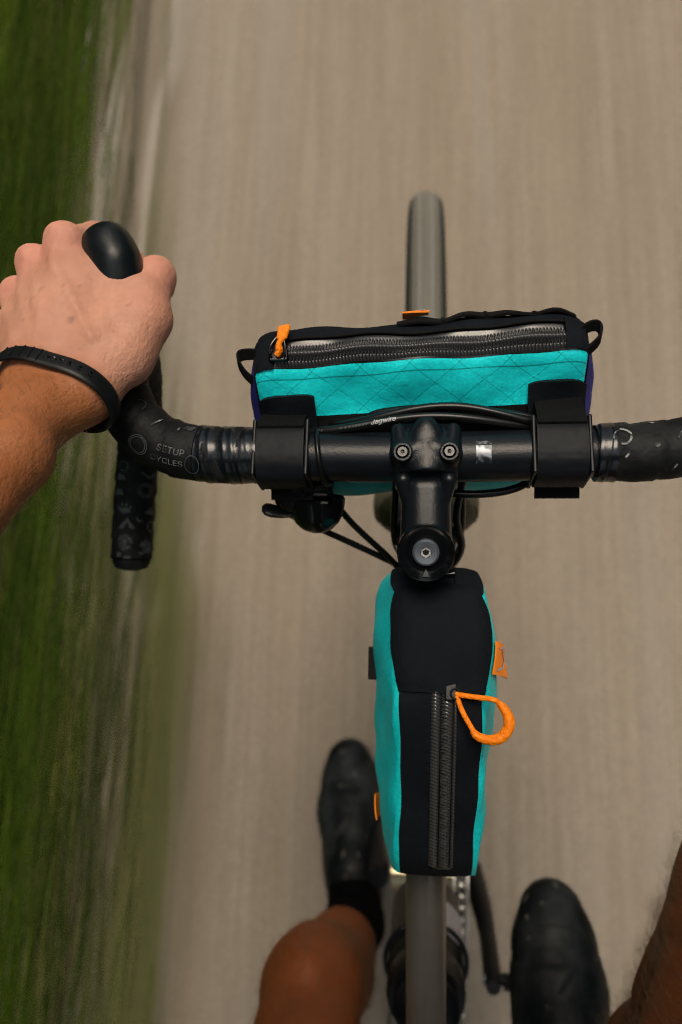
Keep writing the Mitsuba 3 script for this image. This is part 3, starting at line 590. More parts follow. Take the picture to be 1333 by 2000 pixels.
# drivetrain
th = math.atan2(.158, -.080)   # right crank points up and back
cd = V(0, -.0800, .155); cd = unit(cd)
for s, d in ((1, cd), (-1, -cd)):
    p0, p1 = BB + V(s * .062, 0, 0), BB + d * .1725 + V(s * .074, 0, 0)
    ar = tube(spline([p0 - d * .012, p0 + d * .03 + V(s * .004, 0, 0), (p0 + p1) / 2 + V(s * .004, 0, 0), p1, p1 + d * .012], 30), np.interp(np.linspace(0, 1, 30), [0, .15, .6, .92, 1], [.0165, .0175, .0125, .0130, .010]), 20, ref=(0, 1, 0), flat=.80)
    ck = ent(BIKE + '__crank_arm', ar, 'mat_plastic', smooth=40, label='black crank arm on the %s' % ('right' if s > 0 else 'left'))
    pk = BIKE + '__pedal'
    pc = p1 + V(s * .062, 0, 0)
    pedal = cat_([rod(p1 - V(s * .008, 0, 0), p1 + V(s * .085, 0, 0), .0068, .006, 18), rbox((.055, .068, .014), .005, pc), rod(p1 + V(s * .012, -.002, 0), p1 + V(s * .03, -.002, 0), .0095, .0085, 18)])
    ent(pk, pedal, 'mat_plastic', smooth=40)
    ent(ck + '__axle_bolt', rod(p1 - V(s * .011, 0, 0), p1 - V(s * .005, 0, 0), .006, None, 16), 'mat_bolt')
RX = .0435
def gear(R, x, c, n, t=.0022):
    a = np.linspace(0, 2 * np.pi, n * 4, endpoint=False); r = R + .0022 * np.sign(np.sin(a * n))
    pol = sg.Polygon(np.c_[r * np.cos(a), r * np.sin(a)]).difference(sg.Point(0, 0).buffer(R * .72))
    m = trimesh.creation.extrude_polygon(pol, t, engine='earcut'); v = m.vertices.copy()
    m.vertices = np.c_[v[:, 2] + x - t / 2, v[:, 0] + c[1], v[:, 1] + c[2]]; return m
cr = ent(BIKE + '__chainring', gear(.082, RX, BB, 40), 'mat_alu_black', smooth=False)
ent(cr + '__spider', cat_([rod(BB + V(RX, 0, 0), BB + V(RX, .062 * math.sin(k * 1.571 + .3), .062 * math.cos(k * 1.571 + .3)), .010, .007, 12) for k in range(4)]), 'mat_alu_black')
ent(BIKE + '__cassette', cat_([gear(r, .030 + .0022 * k, AXR, 18 + k, .0016) for k, r in enumerate((.045, .042, .039, .036, .033, .030, .027, .024))]), 'mat_steel', smooth=False)
# chain: links around ring and sprocket
rr_, rc_ = .0835, .0335
d_ = AXR - BB; L_ = np.linalg.norm(d_); bear = math.atan2(d_[2], d_[1]); off = math.acos((rr_ - rc_) / L_)
arc = lambda c, r, a0, a1: [c + V(RX, 0, 0) * 1 + V(0, r * math.cos(a), r * math.sin(a)) for a in np.linspace(a0, a1, 40)]
loop = arc(BB, rr_, bear - off, bear - off - (2 * math.pi - 2 * off), ) if False else arc(BB, rr_, bear + off, bear + off - 2 * off - 0, )[:0]
top_a = bear - off            # upper tangent (bearing ~ pi, so minus = upper side)
loop = arc(BB, rr_, top_a, top_a - (2 * math.pi - 2 * off)) + arc(AXR, rc_, bear + off, bear + off - 2 * off)
lp = np.array(loop + loop[:1]); lp[:, 0] = RX
ss = np.r_[0, np.cumsum(np.linalg.norm(np.diff(lp, axis=0), axis=1))]; nl = int(ss[-1] / .0127) // 2 * 2
cp = np.array([np.interp(np.linspace(0, ss[-1], nl + 1), ss, lp[:, k]) for k in range(3)]).T
lk = []
for k in range(nl):
    a, b = cp[k], cp[k + 1]; d = unit(b - a); n = np.cross(xx, d); w = .0030 if k % 2 else .0020
    for s in (-1, 1): lk.append(rbox((.0011, np.linalg.norm(b - a) + .0062, .0082 if k % 2 else .0076), .0005, (a + b) / 2 + V(s * w, 0, 0), np.stack([xx, d, n], 1), 8))
    lk.append(rod(a - V(.0036, 0, 0), a + V(.0036, 0, 0), .0026, None, 8))
ent(BIKE + '__chain', cat_(lk), 'mat_steel', smooth=30, label='steel chain running over the chainring on the right side')
fd = [BB + V(.034, .096 * math.cos(a), .096 * math.sin(a)) for a in np.linspace(1.25, 2.5, 16)]
ent(BIKE + '__front_derailleur', cat_([strip(np.array(fd) + V(dx, 0, 0), .018, np.array([unit(p - BB - V(.034, 0, 0)) for p in fd]), .0016) for dx in (0, .016)] + [rod(BB + V(.020, -.03, .10), BB + V(.042, -.035, .095), .006)]), 'mat_steel', smooth=40, label='shiny front derailleur cage beside the seat tube')
ent(BIKE + '__cable', tube(spline([BB + V(.021, .02, .17), BB + V(.026, -.01, .185), BB + V(.036, -.035, .168), BB + V(.042, -.06, .135)], 40), .0024, 12), 'mat_steel', smooth=True, label='pale cable loop at the front derailleur')
# seatpost and saddle
sp = BB + SEAT * .50
ent(BIKE + '__seatpost', rod(sp - SEAT * .02, sp + SEAT * .20, .0136), 'mat_alu_black')
sd = sp + SEAT * .225
sad = [cone(sd + V(0, .15, .0), sd + V(0, .0, .002), .016, .026, ((0, 0, 1), 1.7)), cone(sd + V(-.045, -.10, .012), sd + V(.045, -.10, .012), .030, .030, ((0, 0, 1), 1.8)), cone(sd + V(0, 0, .002), sd + V(0, -.09, .01), .03, .04, ((0, 0, 1), 1.8))]
ent(BIKE + '__saddle', sd_mesh([(sad, .03, .02)], [ax_(-.1, .1, .005), ax_(sd[1] - .16, sd[1] + .19, .005), ax_(sd[2] - .05, sd[2] + .06, .005)], 5), 'mat_plastic', smooth=True)

# bottle in its cage on the seat tube
bt = tag('water_bottle', 'black water bottle with a pale patch standing in a cage under the top tube', 'water bottle')
bo = BB + SEAT * .185 + np.cross(xx, SEAT) * -1 * 0
fwd = unit(V(0, SEAT[2], -SEAT[1])); bo = bo + fwd * .056
ent(bt + '__flask', lathe([(0, 0), (.034, 0), (.0365, .004), (.0365, .115), (.0335, .122), (.0335, .128), (.0365, .134), (.0365, .150), (.034, .160), (0, .160)], bo, SEAT, 40), 'mat_plastic', smooth=40)
ent(bt + '__cap', lathe([(0, .1605), (.0295, .1605), (.0295, .172), (.024, .178), (.012, .180), (.011, .194), (.008, .197), (0, .197)], bo, SEAT, 32), 'mat_alu_black', smooth=40)
ang = np.linspace(-.75, .75, 16); hh = np.linspace(.045, .105, 6)
e3 = np.cross(SEAT, xx)
Pp = np.stack([np.stack([bo + SEAT * h * (1 - .2 * (a / .75) ** 2) + .0372 * (math.sin(a + .75) * xx + math.cos(a + .75) * fwd) for h in hh]) for a in ang])
ent(bt + '__printed_patch', thick(Pp, .0006), pr((.33, .32, .36), .5), smooth=True)
cg = BIKE + '__bottle_cage'
ent(cg, cat_([tube(spline([bo - SEAT * .004 + fwd * .02, bo - fwd * .02 - SEAT * .004, bo - fwd * .039 + SEAT * .03, bo - fwd * .039 + SEAT * .11], 24), .0025), tube(np.array([bo + SEAT * .10 + .0395 * (math.sin(a) * xx - math.cos(a) * fwd) for a in np.linspace(-2.6, 2.6, 40)]), .0025)]), 'mat_alu_black', smooth=True)

# ------------------------------------------------------------------ handlebar bag
def chaikin(P, n, w, period):
    for _ in range(n):
        Q = np.roll(P, -1, axis=0).copy(); Q[-1, -1] += period
        P = np.stack([P * (1 - w) + Q * w, P * w + Q * (1 - w)], 1).reshape(-1, P.shape[1])
    return P
HBAG = tag('handlebar_bag', 'turquoise and black zipped bag strapped to the handlebar', 'handlebar bag')
pf = np.array([(.1530, .884, 0), (.1690, .930, 1), (.1800, .950, 2), (.1890, .9570, 3), (.2000, .9740, 4), (.2090, .9860, 5), (.2265, .9905, 6), (.2390, .9800, 7), (.2480, .950, 8), (.2500, .905, 9), (.2400, .868, 10), (.2050, .853, 11), (.1680, .860, 12)])
pf = chaikin(pf, 3, .22, 13); cen = V(.205, .925); BY = math.radians(2.7); BC = V(-.0045, .205)
def yaw_(x, y, z):
    return np.stack([BC[0] + (x) * math.cos(BY) - (y - BC[1]) * math.sin(BY), BC[1] + x * math.sin(BY) + (y - BC[1]) * math.cos(BY), z], -1)
HW = .1015
def hb_surf(x, t, off=0.0):
    """Point on the bag at x along its length and profile parameter t, lifted by off."""
    tt = np.mod(t - pf[0, 2], 13) + pf[0, 2]
    q = np.vstack([pf, pf[:1] + V(0, 0, 13)])
    y, z = np.interp(tt, q[:, 2], q[:, 0]), np.interp(tt, q[:, 2], q[:, 1])
    e = np.clip((np.abs(x) - HW + .016) / .016, 0, 1); sc = 1 - .13 * (1 - np.sqrt(np.clip(1 - e ** 2, 0, 1)))
    wob = .0012 * np.sin(x * 55 + t * 1.7) + .0008 * np.sin(x * 130 - t * 2.3)
    y, z = y - cen[0], z - cen[1]; L = np.hypot(y, z)
    k = sc * (1 + (wob + off) / L)
    return yaw_(x, cen[0] + y * k, cen[1] + z * k)
xs = np.r_[np.linspace(-HW, -HW + .016, 10), np.linspace(-HW + .018, HW - .018, 44), np.linspace(HW - .016, HW, 10)]
def hb_panel(name, t0, t1, mat, n, off=0.0, lab=None, x0=-HW, x1=HW):
    x = xs[(xs >= x0 - 1e-9) & (xs <= x1 + 1e-9)]; t = np.linspace(t0, t1, n)
    X, Tt = np.meshgrid(x, t, indexing='ij'); P = hb_surf(X, Tt, off)
    m = grid(P); c = np.r_[BC, .925]
    if np.mean(np.einsum('ij,ij->i', m.face_normals, m.triangles_center - c)) < 0: m.invert()
    v = np.r_[0, np.cumsum(np.linalg.norm(np.diff(P[len(x) // 2], axis=0), axis=1))]
    uv = np.stack([X, np.broadcast_to(v - (v[-1] / 2 if 'zip' in mat else 0), X.shape)], -1).reshape(-1, 2)
    return ent(HBAG + '__' + name, m, mat, smooth=True, uv=uv, label=lab)
hb_panel('top_panel', 2.95, 5.0, 'mat_teal_quilted', 26, 0, 'turquoise quilted panel facing the rider')
hb_panel('underside', -3.0, 1.55, 'mat_teal_shaded', 40, 0, 'turquoise underside showing below the bar')
hb_panel('rear_panel', 1.55, 2.95, 'mat_webbing', 20, -.0003)
zp = hb_panel('zip_panel', 5.0, 6.05, 'mat_zip_tape', 16, -.0006, 'water resistant black zip strip')
hb_panel('front_panel', 6.05, 10.0, 'mat_fabric_black', 40, .0004)
# zip coil: two ridged rows
for k, tc in enumerate((5.22, 5.52)):
    X, Tt = np.meshgrid(xs[(xs > -.088) & (xs < .092)], np.linspace(-.5, .5, 9), indexing='ij')
    P = hb_surf(X, tc + Tt * .24, -.0006 + .0016 * np.cos(Tt * np.pi))
    m = grid(P); m = m if m.face_normals[:, 2].mean() > 0 else (m.invert() or m)
    ent(zp + '__zip_coil', m, 'mat_zip', smooth=True, uv=np.stack([X, Tt * .004], -1).reshape(-1, 2))
# individual zip teeth that catch the light
for row, tc in enumerate((5.34,)):
    tx = np.arange(-.086, .090, .0021); A = hb_surf(tx, np.full(len(tx), tc - .13), .0012); B = hb_surf(tx + .0016, np.full(len(tx), tc + .13), .0012)
    ent(zp + '__zip_teeth', cat_([rod(a, b, .00042, None, 5) for a, b in zip(A, B)]), 'mat_plastic', smooth=True)
# blue end panels with black piping
for s in (-1, 1):
    t = np.linspace(-3, 10, 90); ringp = hb_surf(np.full(90, s * HW), t); c = ringp.mean(0)
    P = np.stack([c + (ringp - c) * q + V(s, s * math.sin(BY), 0) * .011 * (1 - q ** 2) for q in (1, .9, .7, .45, .2, .02)])
    m = grid(P)
    if m.face_normals[:, 0].mean() * s < 0: m.invert()
    ent(HBAG + '__end_panel', m, 'mat_blue', smooth=True, label='deep blue %s end of the bag' % ('left' if s < 0 else 'right'))
    ent(HBAG + '__piping', tube(np.vstack([ringp, ringp[:1]]), .0008, 8, caps=False), 'mat_webbing', smooth=True)
# black corner patch at the left end of the zip and the zip garage at the right
for xa, xb, ta, tb in ((-HW + .002, -.0885, 4.95, 6.2), (.0875, HW - .002, 5.0, 6.2)):
    x = np.linspace(xa, xb, 10); X, Tt = np.meshgrid(x, np.linspace(ta, tb, 10), indexing='ij')
    P = hb_surf(X, Tt + (.0 if xa > 0 else 0), .0016); m = thick(P, .0012)
    ent(HBAG + '__corner_patch', m, 'mat_fabric_black', smooth=40)
# daisy chain webbing along the front top edge
wx = np.linspace(-.012, .096, 130); knots = np.array([-.012, .0165, .0425, .0715, .096])
ph = np.interp(wx, knots, np.arange(5)); lift = .0006 + .0021 * np.sin(np.pi * (ph - np.floor(np.minimum(ph, 3.999)))) ** 2
P = np.stack([hb_surf(wx, np.full(130, tq), lift + .0008) for tq in np.linspace(6.55, 7.5, 7)], 1)
dz = ent(HBAG + '__daisy_chain', thick(P, .0014), 'mat_webbing', smooth=40, label='wavy black webbing loops sewn along the front edge')
for kx in knots[1:-1]:
    Xk, Tk = np.meshgrid(np.linspace(kx - .0006, kx + .0006, 3), np.linspace(6.58, 7.45, 8), indexing='ij')
    ent(dz + '__bar_tack', thick(hb_surf(Xk, Tk, .0026), .0008), 'mat_fabric_black', smooth=False)
# binding seam at the front edge of the zip panel
X = xs[(xs > -.098) & (xs < .098)]
ent(HBAG + '__seam_binding', tube(hb_surf(X, np.full(len(X), 6.05), .0008), .0011, 8), 'mat_webbing', smooth=True)
# orange label on the front edge
P = np.stack([hb_surf(np.linspace(-.0085, .0085, 12), np.full(12, tq), .0062) for tq in np.linspace(7.0, 7.9, 6)], 1)
P = P + V(0, .0010, .0012)
lb = ent(HBAG + '__label', thick(P, .0008), 'mat_orange_label', smooth=40, label='small orange label with a white mark at the front edge')
mk = shapely.union_all([sg.LineString([(-.0062, .0016), (-.0052, -.0012), (.004, .0008), (.0052, .0014), (.0060, -.0006)]).buffer(.0004)])
ent(lb + '__printed_mark', decal(mk, lambda u, v: hb_surf(u, 7.3 - v * 140, .0068) + V(0, .0010, .0017), .001), 'mat_white', smooth=True)
# side loops
def loop_strap(pts, side, w, name, lab): return ent(HBAG + '__' + name, strip(spline(pts, 36), w, side, .0016), 'mat_webbing', smooth=40, label=lab)
eL, eR = hb_surf(V(-HW), V(5.6))[0], hb_surf(V(HW), V(5.9))[0]
loop_strap([eL + V(.004, .006, .0005), eL + V(-.006, .005, .003), eL + V(-.0100, .003, .003), eL + V(-.0096, -.001, .001), eL + V(-.006, -.006, -.004), eL + V(.001, -.009, -.010)], (0, .55, .83), .0075, 'side_loop', 'black webbing loop at the left end')
loop_strap([eR + V(-.006, -.002, .004), eR + V(.002, .003, .005), eR + V(.0070, .003, .003), eR + V(.0075, -.003, .001), eR + V(.002, -.009, -.001), eR + V(-.003, -.016, -.004)], (0, .45, .89), .0075, 'side_loop', 'black webbing loop at the right end')
# zip slider and orange pull
zc = hb_surf(V(-.0845), V(5.40), .003)[0]
sl = ent(HBAG + '__zip_slider', cat_([rbox((.012, .0085, .0030), .0013, zc), tube(spline([zc + V(-.004, -.002, .002), zc + V(-.003, .006, .0055), zc + V(.002, .010, .0055), zc + V(.0045, .004, .0045), zc + V(.004, -.003, .002)], 24), .0007, 8)]), 'mat_alu_gloss', smooth=40)
ent(HBAG + '__zip_pull', cat_([tube(spline([zc + V(-.0005, -.0015, .0030), zc + V(.0012, .002, .0050), zc + V(.0010, .0045, .0058), zc + V(.0024, .0072, .0056), zc + V(.0032, .0105, .0048)], 24), np.interp(np.linspace(0, 1, 24), [0, .3, .6, 1], [.0024, .0027, .0020, .0022]), 12, flat=.8),
                              hull([(*(zc + V(.0026 + dx, .0090 + dy * .8, .0056)), .0016) for dx, dy in ((-.0016, 0), (.0018, .0006), (-.0012, .0078), (.0034, .0088))])]), 'mat_orange', smooth=40, label='orange cord pull on the zip of the bar bag')
# mounting straps: tab on the bag, strap round the bar
for s, xa, xb in ((-1, -.1015, -.0655), (1, .0665, .1020)):
    x = np.linspace(xa, xb, 16); tt = np.linspace(1.9, 3.78, 20); X, Tt = np.meshgrid(x, tt, indexing='ij')
    rx = np.abs((X - (xa + xb) / 2) / ((xb - xa) / 2)); edge = np.clip(1 - rx ** 6 * .35, 0, 1)
    T2 = 1.9 + (Tt - 1.9) * np.where(Tt > 3.4, edge * .15 + .85, 1)
    mk_ = ent(HBAG + '__mounting_tab', thick(hb_surf(X, T2, .0018), .0022), 'mat_hypalon', smooth=40, label='black rubbery mounting tab on the %s' % ('left' if s < 0 else 'right'))
    cxm = (-.0895 if s < 0 else .0808); cyy = .1604 + cxm * 0.004
    # loop round the bar: rounded square section
    pr_ = np.array([(.0195, -.0100, 0), (.0200, .0085, 1), (.0115, .0186, 2), (-.0090, .0182, 3), (-.0190, .0098, 4), (-.0194, -.0100, 5), (-.0095, -.0190, 6), (.0095, -.0190, 7)]); pr_ = chaikin(pr_, 3, .2, 8)
    Pl = np.stack([np.stack([np.full(len(pr_), cxm + q), cyy + pr_[:, 0], .955 + pr_[:, 1]], -1) for q in np.linspace(-.0150, .0150, 9)], 1)
    Pl = np.concatenate([Pl, Pl[:1]], 0)
    ent(HBAG + '__bar_strap', thick(Pl, .0026), 'mat_hypalon', smooth=50, label='broad black strap looped round the bar on the %s' % ('left' if s < 0 else 'right'))
    for q in (-.0165, .0165): ent(HBAG + '__spacer_block', rbox((.0025, .0365, .0355), .0010, (cxm + q, cyy, .955)), 'mat_plastic', smooth=40)
    Pj = np.stack([np.stack([np.full(12, cxm + q), np.linspace(cyy + .012, .1905 + cxm * .047, 12), np.interp(np.linspace(0, 1, 12), [0, .4, 1], [.9745, .9700, .9590])], -1) for q in np.linspace(-.0145, .0145, 7)], 1)
    ent(HBAG + '__strap_end', thick(Pj, .0018), 'mat_webbing', smooth=40)
    ent(HBAG + '__strap_tail', thick(np.stack([np.stack([np.full(10, cxm + q + .002), np.linspace(cyy - .006, cyy - .0225, 10), .9360 - np.linspace(0, .006, 10) ** 1], -1) for q in np.linspace(-.0140, .0140, 7)], 1), .0020), 'mat_webbing', smooth=40)

# ------------------------------------------------------------------ top tube bag
TBAG = tag('top_tube_bag', 'black and turquoise bag standing on the top tube behind the stem', 'top tube bag')
ys_ = np.array([.0985, .093, .080, .050, .0155, -.030, -.070, -.0915, -.0985])
tab_ = dict(cx=[.0055, .0065, .0078, .0102, .0098, .0083, .0072, .0066, .0065], zt=[.898, .915, .927, .932, .929, .9065, .884, .871, .862], ht=[.021, .0255, .0275, .0290, .0275, .0262, .0258, .0255, .0250], hm=[.027, .0360, .0410, .0440, .0440, .0415, .0372, .0325, .028], hb=[.018, .024, .027, .029, .029, .029, .027, .024, .020])
from scipy.interpolate import PchipInterpolator
ti = {k: PchipInterpolator(ys_[::-1], np.array(v)[::-1]) for k, v in tab_.items()}
ztube = lambda y: .8496 - .2757 * (.135 - y) + .0155
def tb_section(y):
    cx, zt, ht, hm, hb_ = (float(ti[k](y)) for k in ('cx', 'zt', 'ht', 'hm', 'hb')); zb = ztube(y); h = zt - zb
    m = cx * .75; hr = hm - .0050 - .0022 * np.clip((.0 - y) / .05, 0, 1)
    S = np.array([(m - hb_, zb, 0), (m - hm * .93, zb + .16 * h, 1), (m - hm, zb + .36 * h, 2), (cx - ht - .0034, zt - .07 * h, 3), (cx - ht, zt - .001, 4), (cx, zt + .0015, 4.5), (cx + ht, zt - .001, 5), (cx + ht + .0026, zt - .07 * h, 6), (m + hr, zb + .36 * h, 7), (m + hr * .93, zb + .16 * h, 8), (m + hb_, zb, 9)])
    return chaikin(S, 2, .2, 10)
def tb_surf(y, t, off=0.0):
    y, t = np.broadcast_arrays(np.asarray(y, float), np.asarray(t, float)); out = np.zeros(y.shape + (3,))
    for yy in np.unique(y):
        S = tb_section(yy); q = np.vstack([S, S[:1] + V(0, 0, 10)]); k = y == yy
        tt = np.mod(t[k] - S[0, 2], 10) + S[0, 2]
        x, z = np.interp(tt, q[:, 2], q[:, 0]), np.interp(tt, q[:, 2], q[:, 1])
        c = S[:, :2].mean(0); d = np.stack([x - c[0], z - c[1]], -1); L = np.linalg.norm(d, axis=1, keepdims=True)
        wob = .0011 * np.sin(yy * 70 + t[k] * 1.9) + .0007 * np.sin(yy * 160 - t[k] * 3.1) + .0045 * (meshkit.fbm(np.stack([t[k] * .9, np.full(k.sum(), yy * 16), t[k] * 0], -1), 3, 4) - .5)
        d = d * (1 + (off if np.ndim(off) == 0 else off[k][:, None]) / L + wob[:, None] / L)
        out[k] = np.stack([c[0] + d[:, 0], np.full(k.sum(), yy), c[1] + d[:, 1]], -1)
    return out
yy_ = np.linspace(.0985, -.0985, 60)
def tb_panel(name, t0, t1, mat, n, off=0.0, lab=None, ya=.0985, yb=-.0985, key=None):
    Y, Tt = np.meshgrid(np.linspace(ya, yb, 60), np.linspace(t0, t1, n), indexing='ij'); P = tb_surf(Y, Tt, off); m = grid(P)
    if np.mean(np.einsum('ij,ij->i', m.face_normals, m.triangles_center - V(.007, 0, .86))) < 0: m.invert()
    uv = np.stack([Y, P[..., 0] - .0095], -1).reshape(-1, 2)
    return ent((key or TBAG) + '__' + name, m, mat, smooth=True, uv=uv, label=lab)
tb_panel('side_panel', .25, 3.95, 'mat_teal_shaded', 30, 0, 'turquoise left side of the bag')
tb_panel('side_panel', 5.05, 8.75, 'mat_teal_shaded', 30, 0, 'turquoise right side of the bag')
tb_panel('top_panel', 3.95, 5.05, 'mat_fabric_black', 20, .0003)
tb_panel('base_panel', 8.75, 10.25, 'mat_fabric_black', 12)
for y, nm, q in ((.0985, 'front_panel', 1), (-.0985, 'rear_panel', -1)):
    R0 = tb_surf(np.full(60, y), np.linspace(0, 10, 60)); c = R0.mean(0)
    m = grid(np.stack([c + (R0 - c) * w + V(0, q * .005 * (1 - w ** 2), 0) for w in (1.0, .8, .5, .2, .02)]))
    if m.face_normals[:, 1].mean() * q < 0: m.invert()
    ent(TBAG + '__' + nm, m, 'mat_fabric_black', smooth=True)
# black fabric collar over the front corners
for t0, t1 in ((3.0, 4.3), (4.7, 6.0)):
    Y, Tt = np.meshgrid(np.linspace(.1000, .0760, 14), np.linspace(0, 1, 14), indexing='ij')
    lo = t0 + (0 if t0 > 4 else (1 - (Y - .076) / .024) * .9); hi = t1 - (0 if t0 < 4 else (1 - (Y - .076) / .024) * .9)
    ent(TBAG + '__front_collar', thick(tb_surf(np.minimum(Y, .0985), lo + (hi - lo) * Tt, .0016), .0012), 'mat_fabric_black', smooth=40)
# zip along the top
zt_ = tb_panel('zip_panel', 4.36, 4.68, 'mat_tape_gloss', 12, .0002, 'shiny black zip strip along the bag', .015, -.094)
for xo, w in ((.0055, .0028), (.0125, .0033), (.0175, .0012)):
    Y = np.linspace(.016, -.092, 80); S = np.linspace(-1, 1, 9)
    zz = np.array([float(ti['zt'](y)) for y in Y])
    P = np.stack([np.stack([xo + .0006 - .0015 * (.016 - Y) / .1 * 1.2 + w * s, Y, zz + .0026 + .0022 * (1 - s * s) ** .7 + 0 * Y], -1) for s in S], 1)
    m = grid(P); m = m if m.face_normals[:, 2].mean() > 0 else (m.invert() or m)
    ent(zt_ + '__zip_coil', m, 'mat_zip', smooth=True, uv=np.stack([np.broadcast_to(Y[:, None], P.shape[:2]), np.broadcast_to(S[None] * w, P.shape[:2])], -1).reshape(-1, 2))
tY = np.arange(.013, -.088, -.0016)
ent(zt_ + '__zip_teeth', cat_([rod((.0088, y, float(ti['zt'](y)) + .0044), (.0137, y - .0006, float(ti['zt'](y)) + .0044), .00028, None, 5) for y in tY]), 'mat_plastic', smooth=True)
# soft flap over the front half
Y = np.linspace(.0880, .0150, 40); S = np.linspace(-1, 1, 33)
wl = PchipInterpolator([.0150, .030, .045, .062, .077, .084, .0880], [.0262, .0290, .0315, .0312, .0275, .0220, .0170])(Y)
wr = PchipInterpolator([.0150, .030, .045, .062, .077, .084, .0880], [.0250, .0278, .0296, .0290, .0250, .0208, .0175])(Y)
rows = []
for y, a, b in zip(Y, wl, wr):
    cx, zt, ht = float(ti['cx'](y)), float(ti['zt'](y)), float(ti['ht'](y))
    x = np.where(S < 0, S * a, S * b)
    z = zt + .0032 + .0030 * np.sin(np.clip((y - .015) / .07, 0, 1) * np.pi) - .0075 * np.clip((np.abs(x) - .019) / .012, 0, None) ** 2 + .0005 * np.sin(y * 140 + x * 90) - .012 * np.clip((y - .076) / .012, 0, 1) ** 2
    rows.append(np.stack([cx + x, np.full(len(S), y) - .0012 * np.sin(x * 70) * (y < .02), z], -1))
ent(TBAG + '__front_flap', thick(np.stack(rows), .0020), 'mat_fabric_black', smooth=40, label='black fabric flap over the front half of the bag')
# orange zip pull
zz = .9335
a0 = V(.0178, .0150, zz)
c1 = spline([a0, V(.0240, .0140, zz + .002), V(.0330, .0130, zz + .004), V(.0400, .0120, zz + .005), V(.0440, .0090, zz + .004)], 40)
c2 = spline([a0 + V(.001, -.001, 0), V(.0212, .0060, zz + .0005), V(.0252, -.0015, zz + .0002), V(.0285, -.0070, zz)], 30)
tb2 = spline([V(.0430, .0102, zz + .0042), V(.0478, .0040, zz + .0035), V(.0488, -.0020, zz + .0025), V(.0460, -.0078, zz + .0015), V(.0410, -.0108, zz + .0008), V(.0350, -.0108, zz + .0002), V(.0300, -.0088, zz), V(.0278, -.0060, zz)], 70)
k = ent(TBAG + '__zip_pull', tube(tb2, np.interp(np.linspace(0, 1, 70), [0, .06, .3, .6, .94, 1], [.0021, .0027, .0036, .0034, .0026, .0020]), 16, flat=.95), 'mat_orange', smooth=True, label='orange looped pull on the zip, hanging over the right side')
ent(k + '__cord', cat_([tube(c1, .00165, 10), tube(c2, .00165, 10)]), 'mat_orange', smooth=True)
ent(TBAG + '__zip_slider', cat_([rbox((.008, .012, .004), .0015, (.0150, .0165, zz - .001)), tube(a0 + np.array([(.0030 * math.cos(q), .0030 * math.sin(q), .001) for q in np.linspace(0, 6.28, 20)]), .0007, 8)]), 'mat_plastic')
# labels and tabs on the sides
def side_patch(name, ya, yb, ta, tb, off, mat, lab):
    Y, Tt = np.meshgrid(np.linspace(ya, yb, 10), np.linspace(ta, tb, 10), indexing='ij'); off = off(Tt) if callable(off) else off; return ent(TBAG + '__' + name, thick(tb_surf(Y, Tt, off), .0008), mat, smooth=40, label=lab)
lr = side_patch('label', .0475, .0275, 5.75, 7.0, lambda t: .0016 + .0062 * (t - 5.75) / 1.25, 'mat_orange_label', 'orange label with a white mark on the right side of the bag')
wm = shapely.union_all([sg.LineString([(-.0062, .55), (-.0070, .35), (-.0052, .20), (.002, -.05), (.0045, -.35), (.0065, .05), (.0062, .4)]).buffer(.0006)]) if False else sg.LineString([(-.0062, .0045), (-.0072, .0010), (.0000, -.0020), (.0052, .0008), (.0070, .0046)]).buffer(.0007)
ent(lr + '__printed_mark', decal(wm, lambda u, v: tb_surf(np.round(.0375 - u, 5), 6.40 - v * 80, .0016 + .0062 * (6.40 - v * 80 - 5.75) / 1.25 + .0009), .0015), 'mat_white', smooth=True)
side_patch('label', -.052, -.068, .9, 2.3, .0035, 'mat_orange_label', 'small orange label on the left side of the bag')
tb_l = tb_surf(V(.045, .025), V(2.0, 2.0)); 
ent(TBAG + '__side_tab', rbox((.011, .0225, .0022), .0008, (tb_l[:, 0].mean() + .0005, .0365, tb_l[0, 2] - .006)), 'mat_webbing', label='black webbing tab on the left side')
tb_rr = tb_surf(V(-.055), V(7.3))[0]
ent(TBAG + '__side_tab', rbox((.008, .0220, .0022), .0008, (tb_rr[0] - .0005, -.058, tb_rr[2])), 'mat_webbing', label='black webbing tab on the right side')
for y in (.055, -.06):
    zt0 = ztube(y) - .0155
    ent(TBAG + '__tube_strap', strip(np.array([(.0172 * math.sin(a) + 0, y, zt0 + .0172 * math.cos(a)) for a in np.linspace(0, 2 * np.pi, 40)]), .018, (0, 1, .27), .0016), 'mat_webbing', smooth=40)

# ------------------------------------------------------------------ bell under the bar
BELL = tag('bicycle_bell', 'small black bell hanging under the bar left of the stem', 'bell')
bc, ba = V(-.0735, .1425, .9150), unit(V(0, -.92, -.40))
ent(BELL + '__dome', lathe([(0, .0235), (.005, .0230), (.0105, .0205), (.0150, .0160), (.0178, .0100), (.0190, .0035), (.0192, 0), (.0182, -.0012), (.0176, 0), (.0165, .009), (.009, .018), (0, .021)], bc, ba, 56), 'mat_alu_gloss', smooth=40, label='shiny black dome of the bell')
ent(BELL + '__mount', cat_([rbox((.022, .016, .014), .004, bc + V(.002, .006, .016)), rod(bc - ba * .002, bc + ba * .020, .004), hull([(*(bc + V(-.016, -.002, .004)), .0085), (*(bc + V(-.020, .004, .010)), .0075), (*(bc + V(-.006, .004, .012)), .009)])]), 'mat_plastic', smooth=40)
lvp = spline([bc + V(-.014, -.006, -.002), bc + V(-.021, -.010, -.003), bc + V(-.029, -.0085, -.002), bc + V(-.0375, -.0070, .000)], 24)
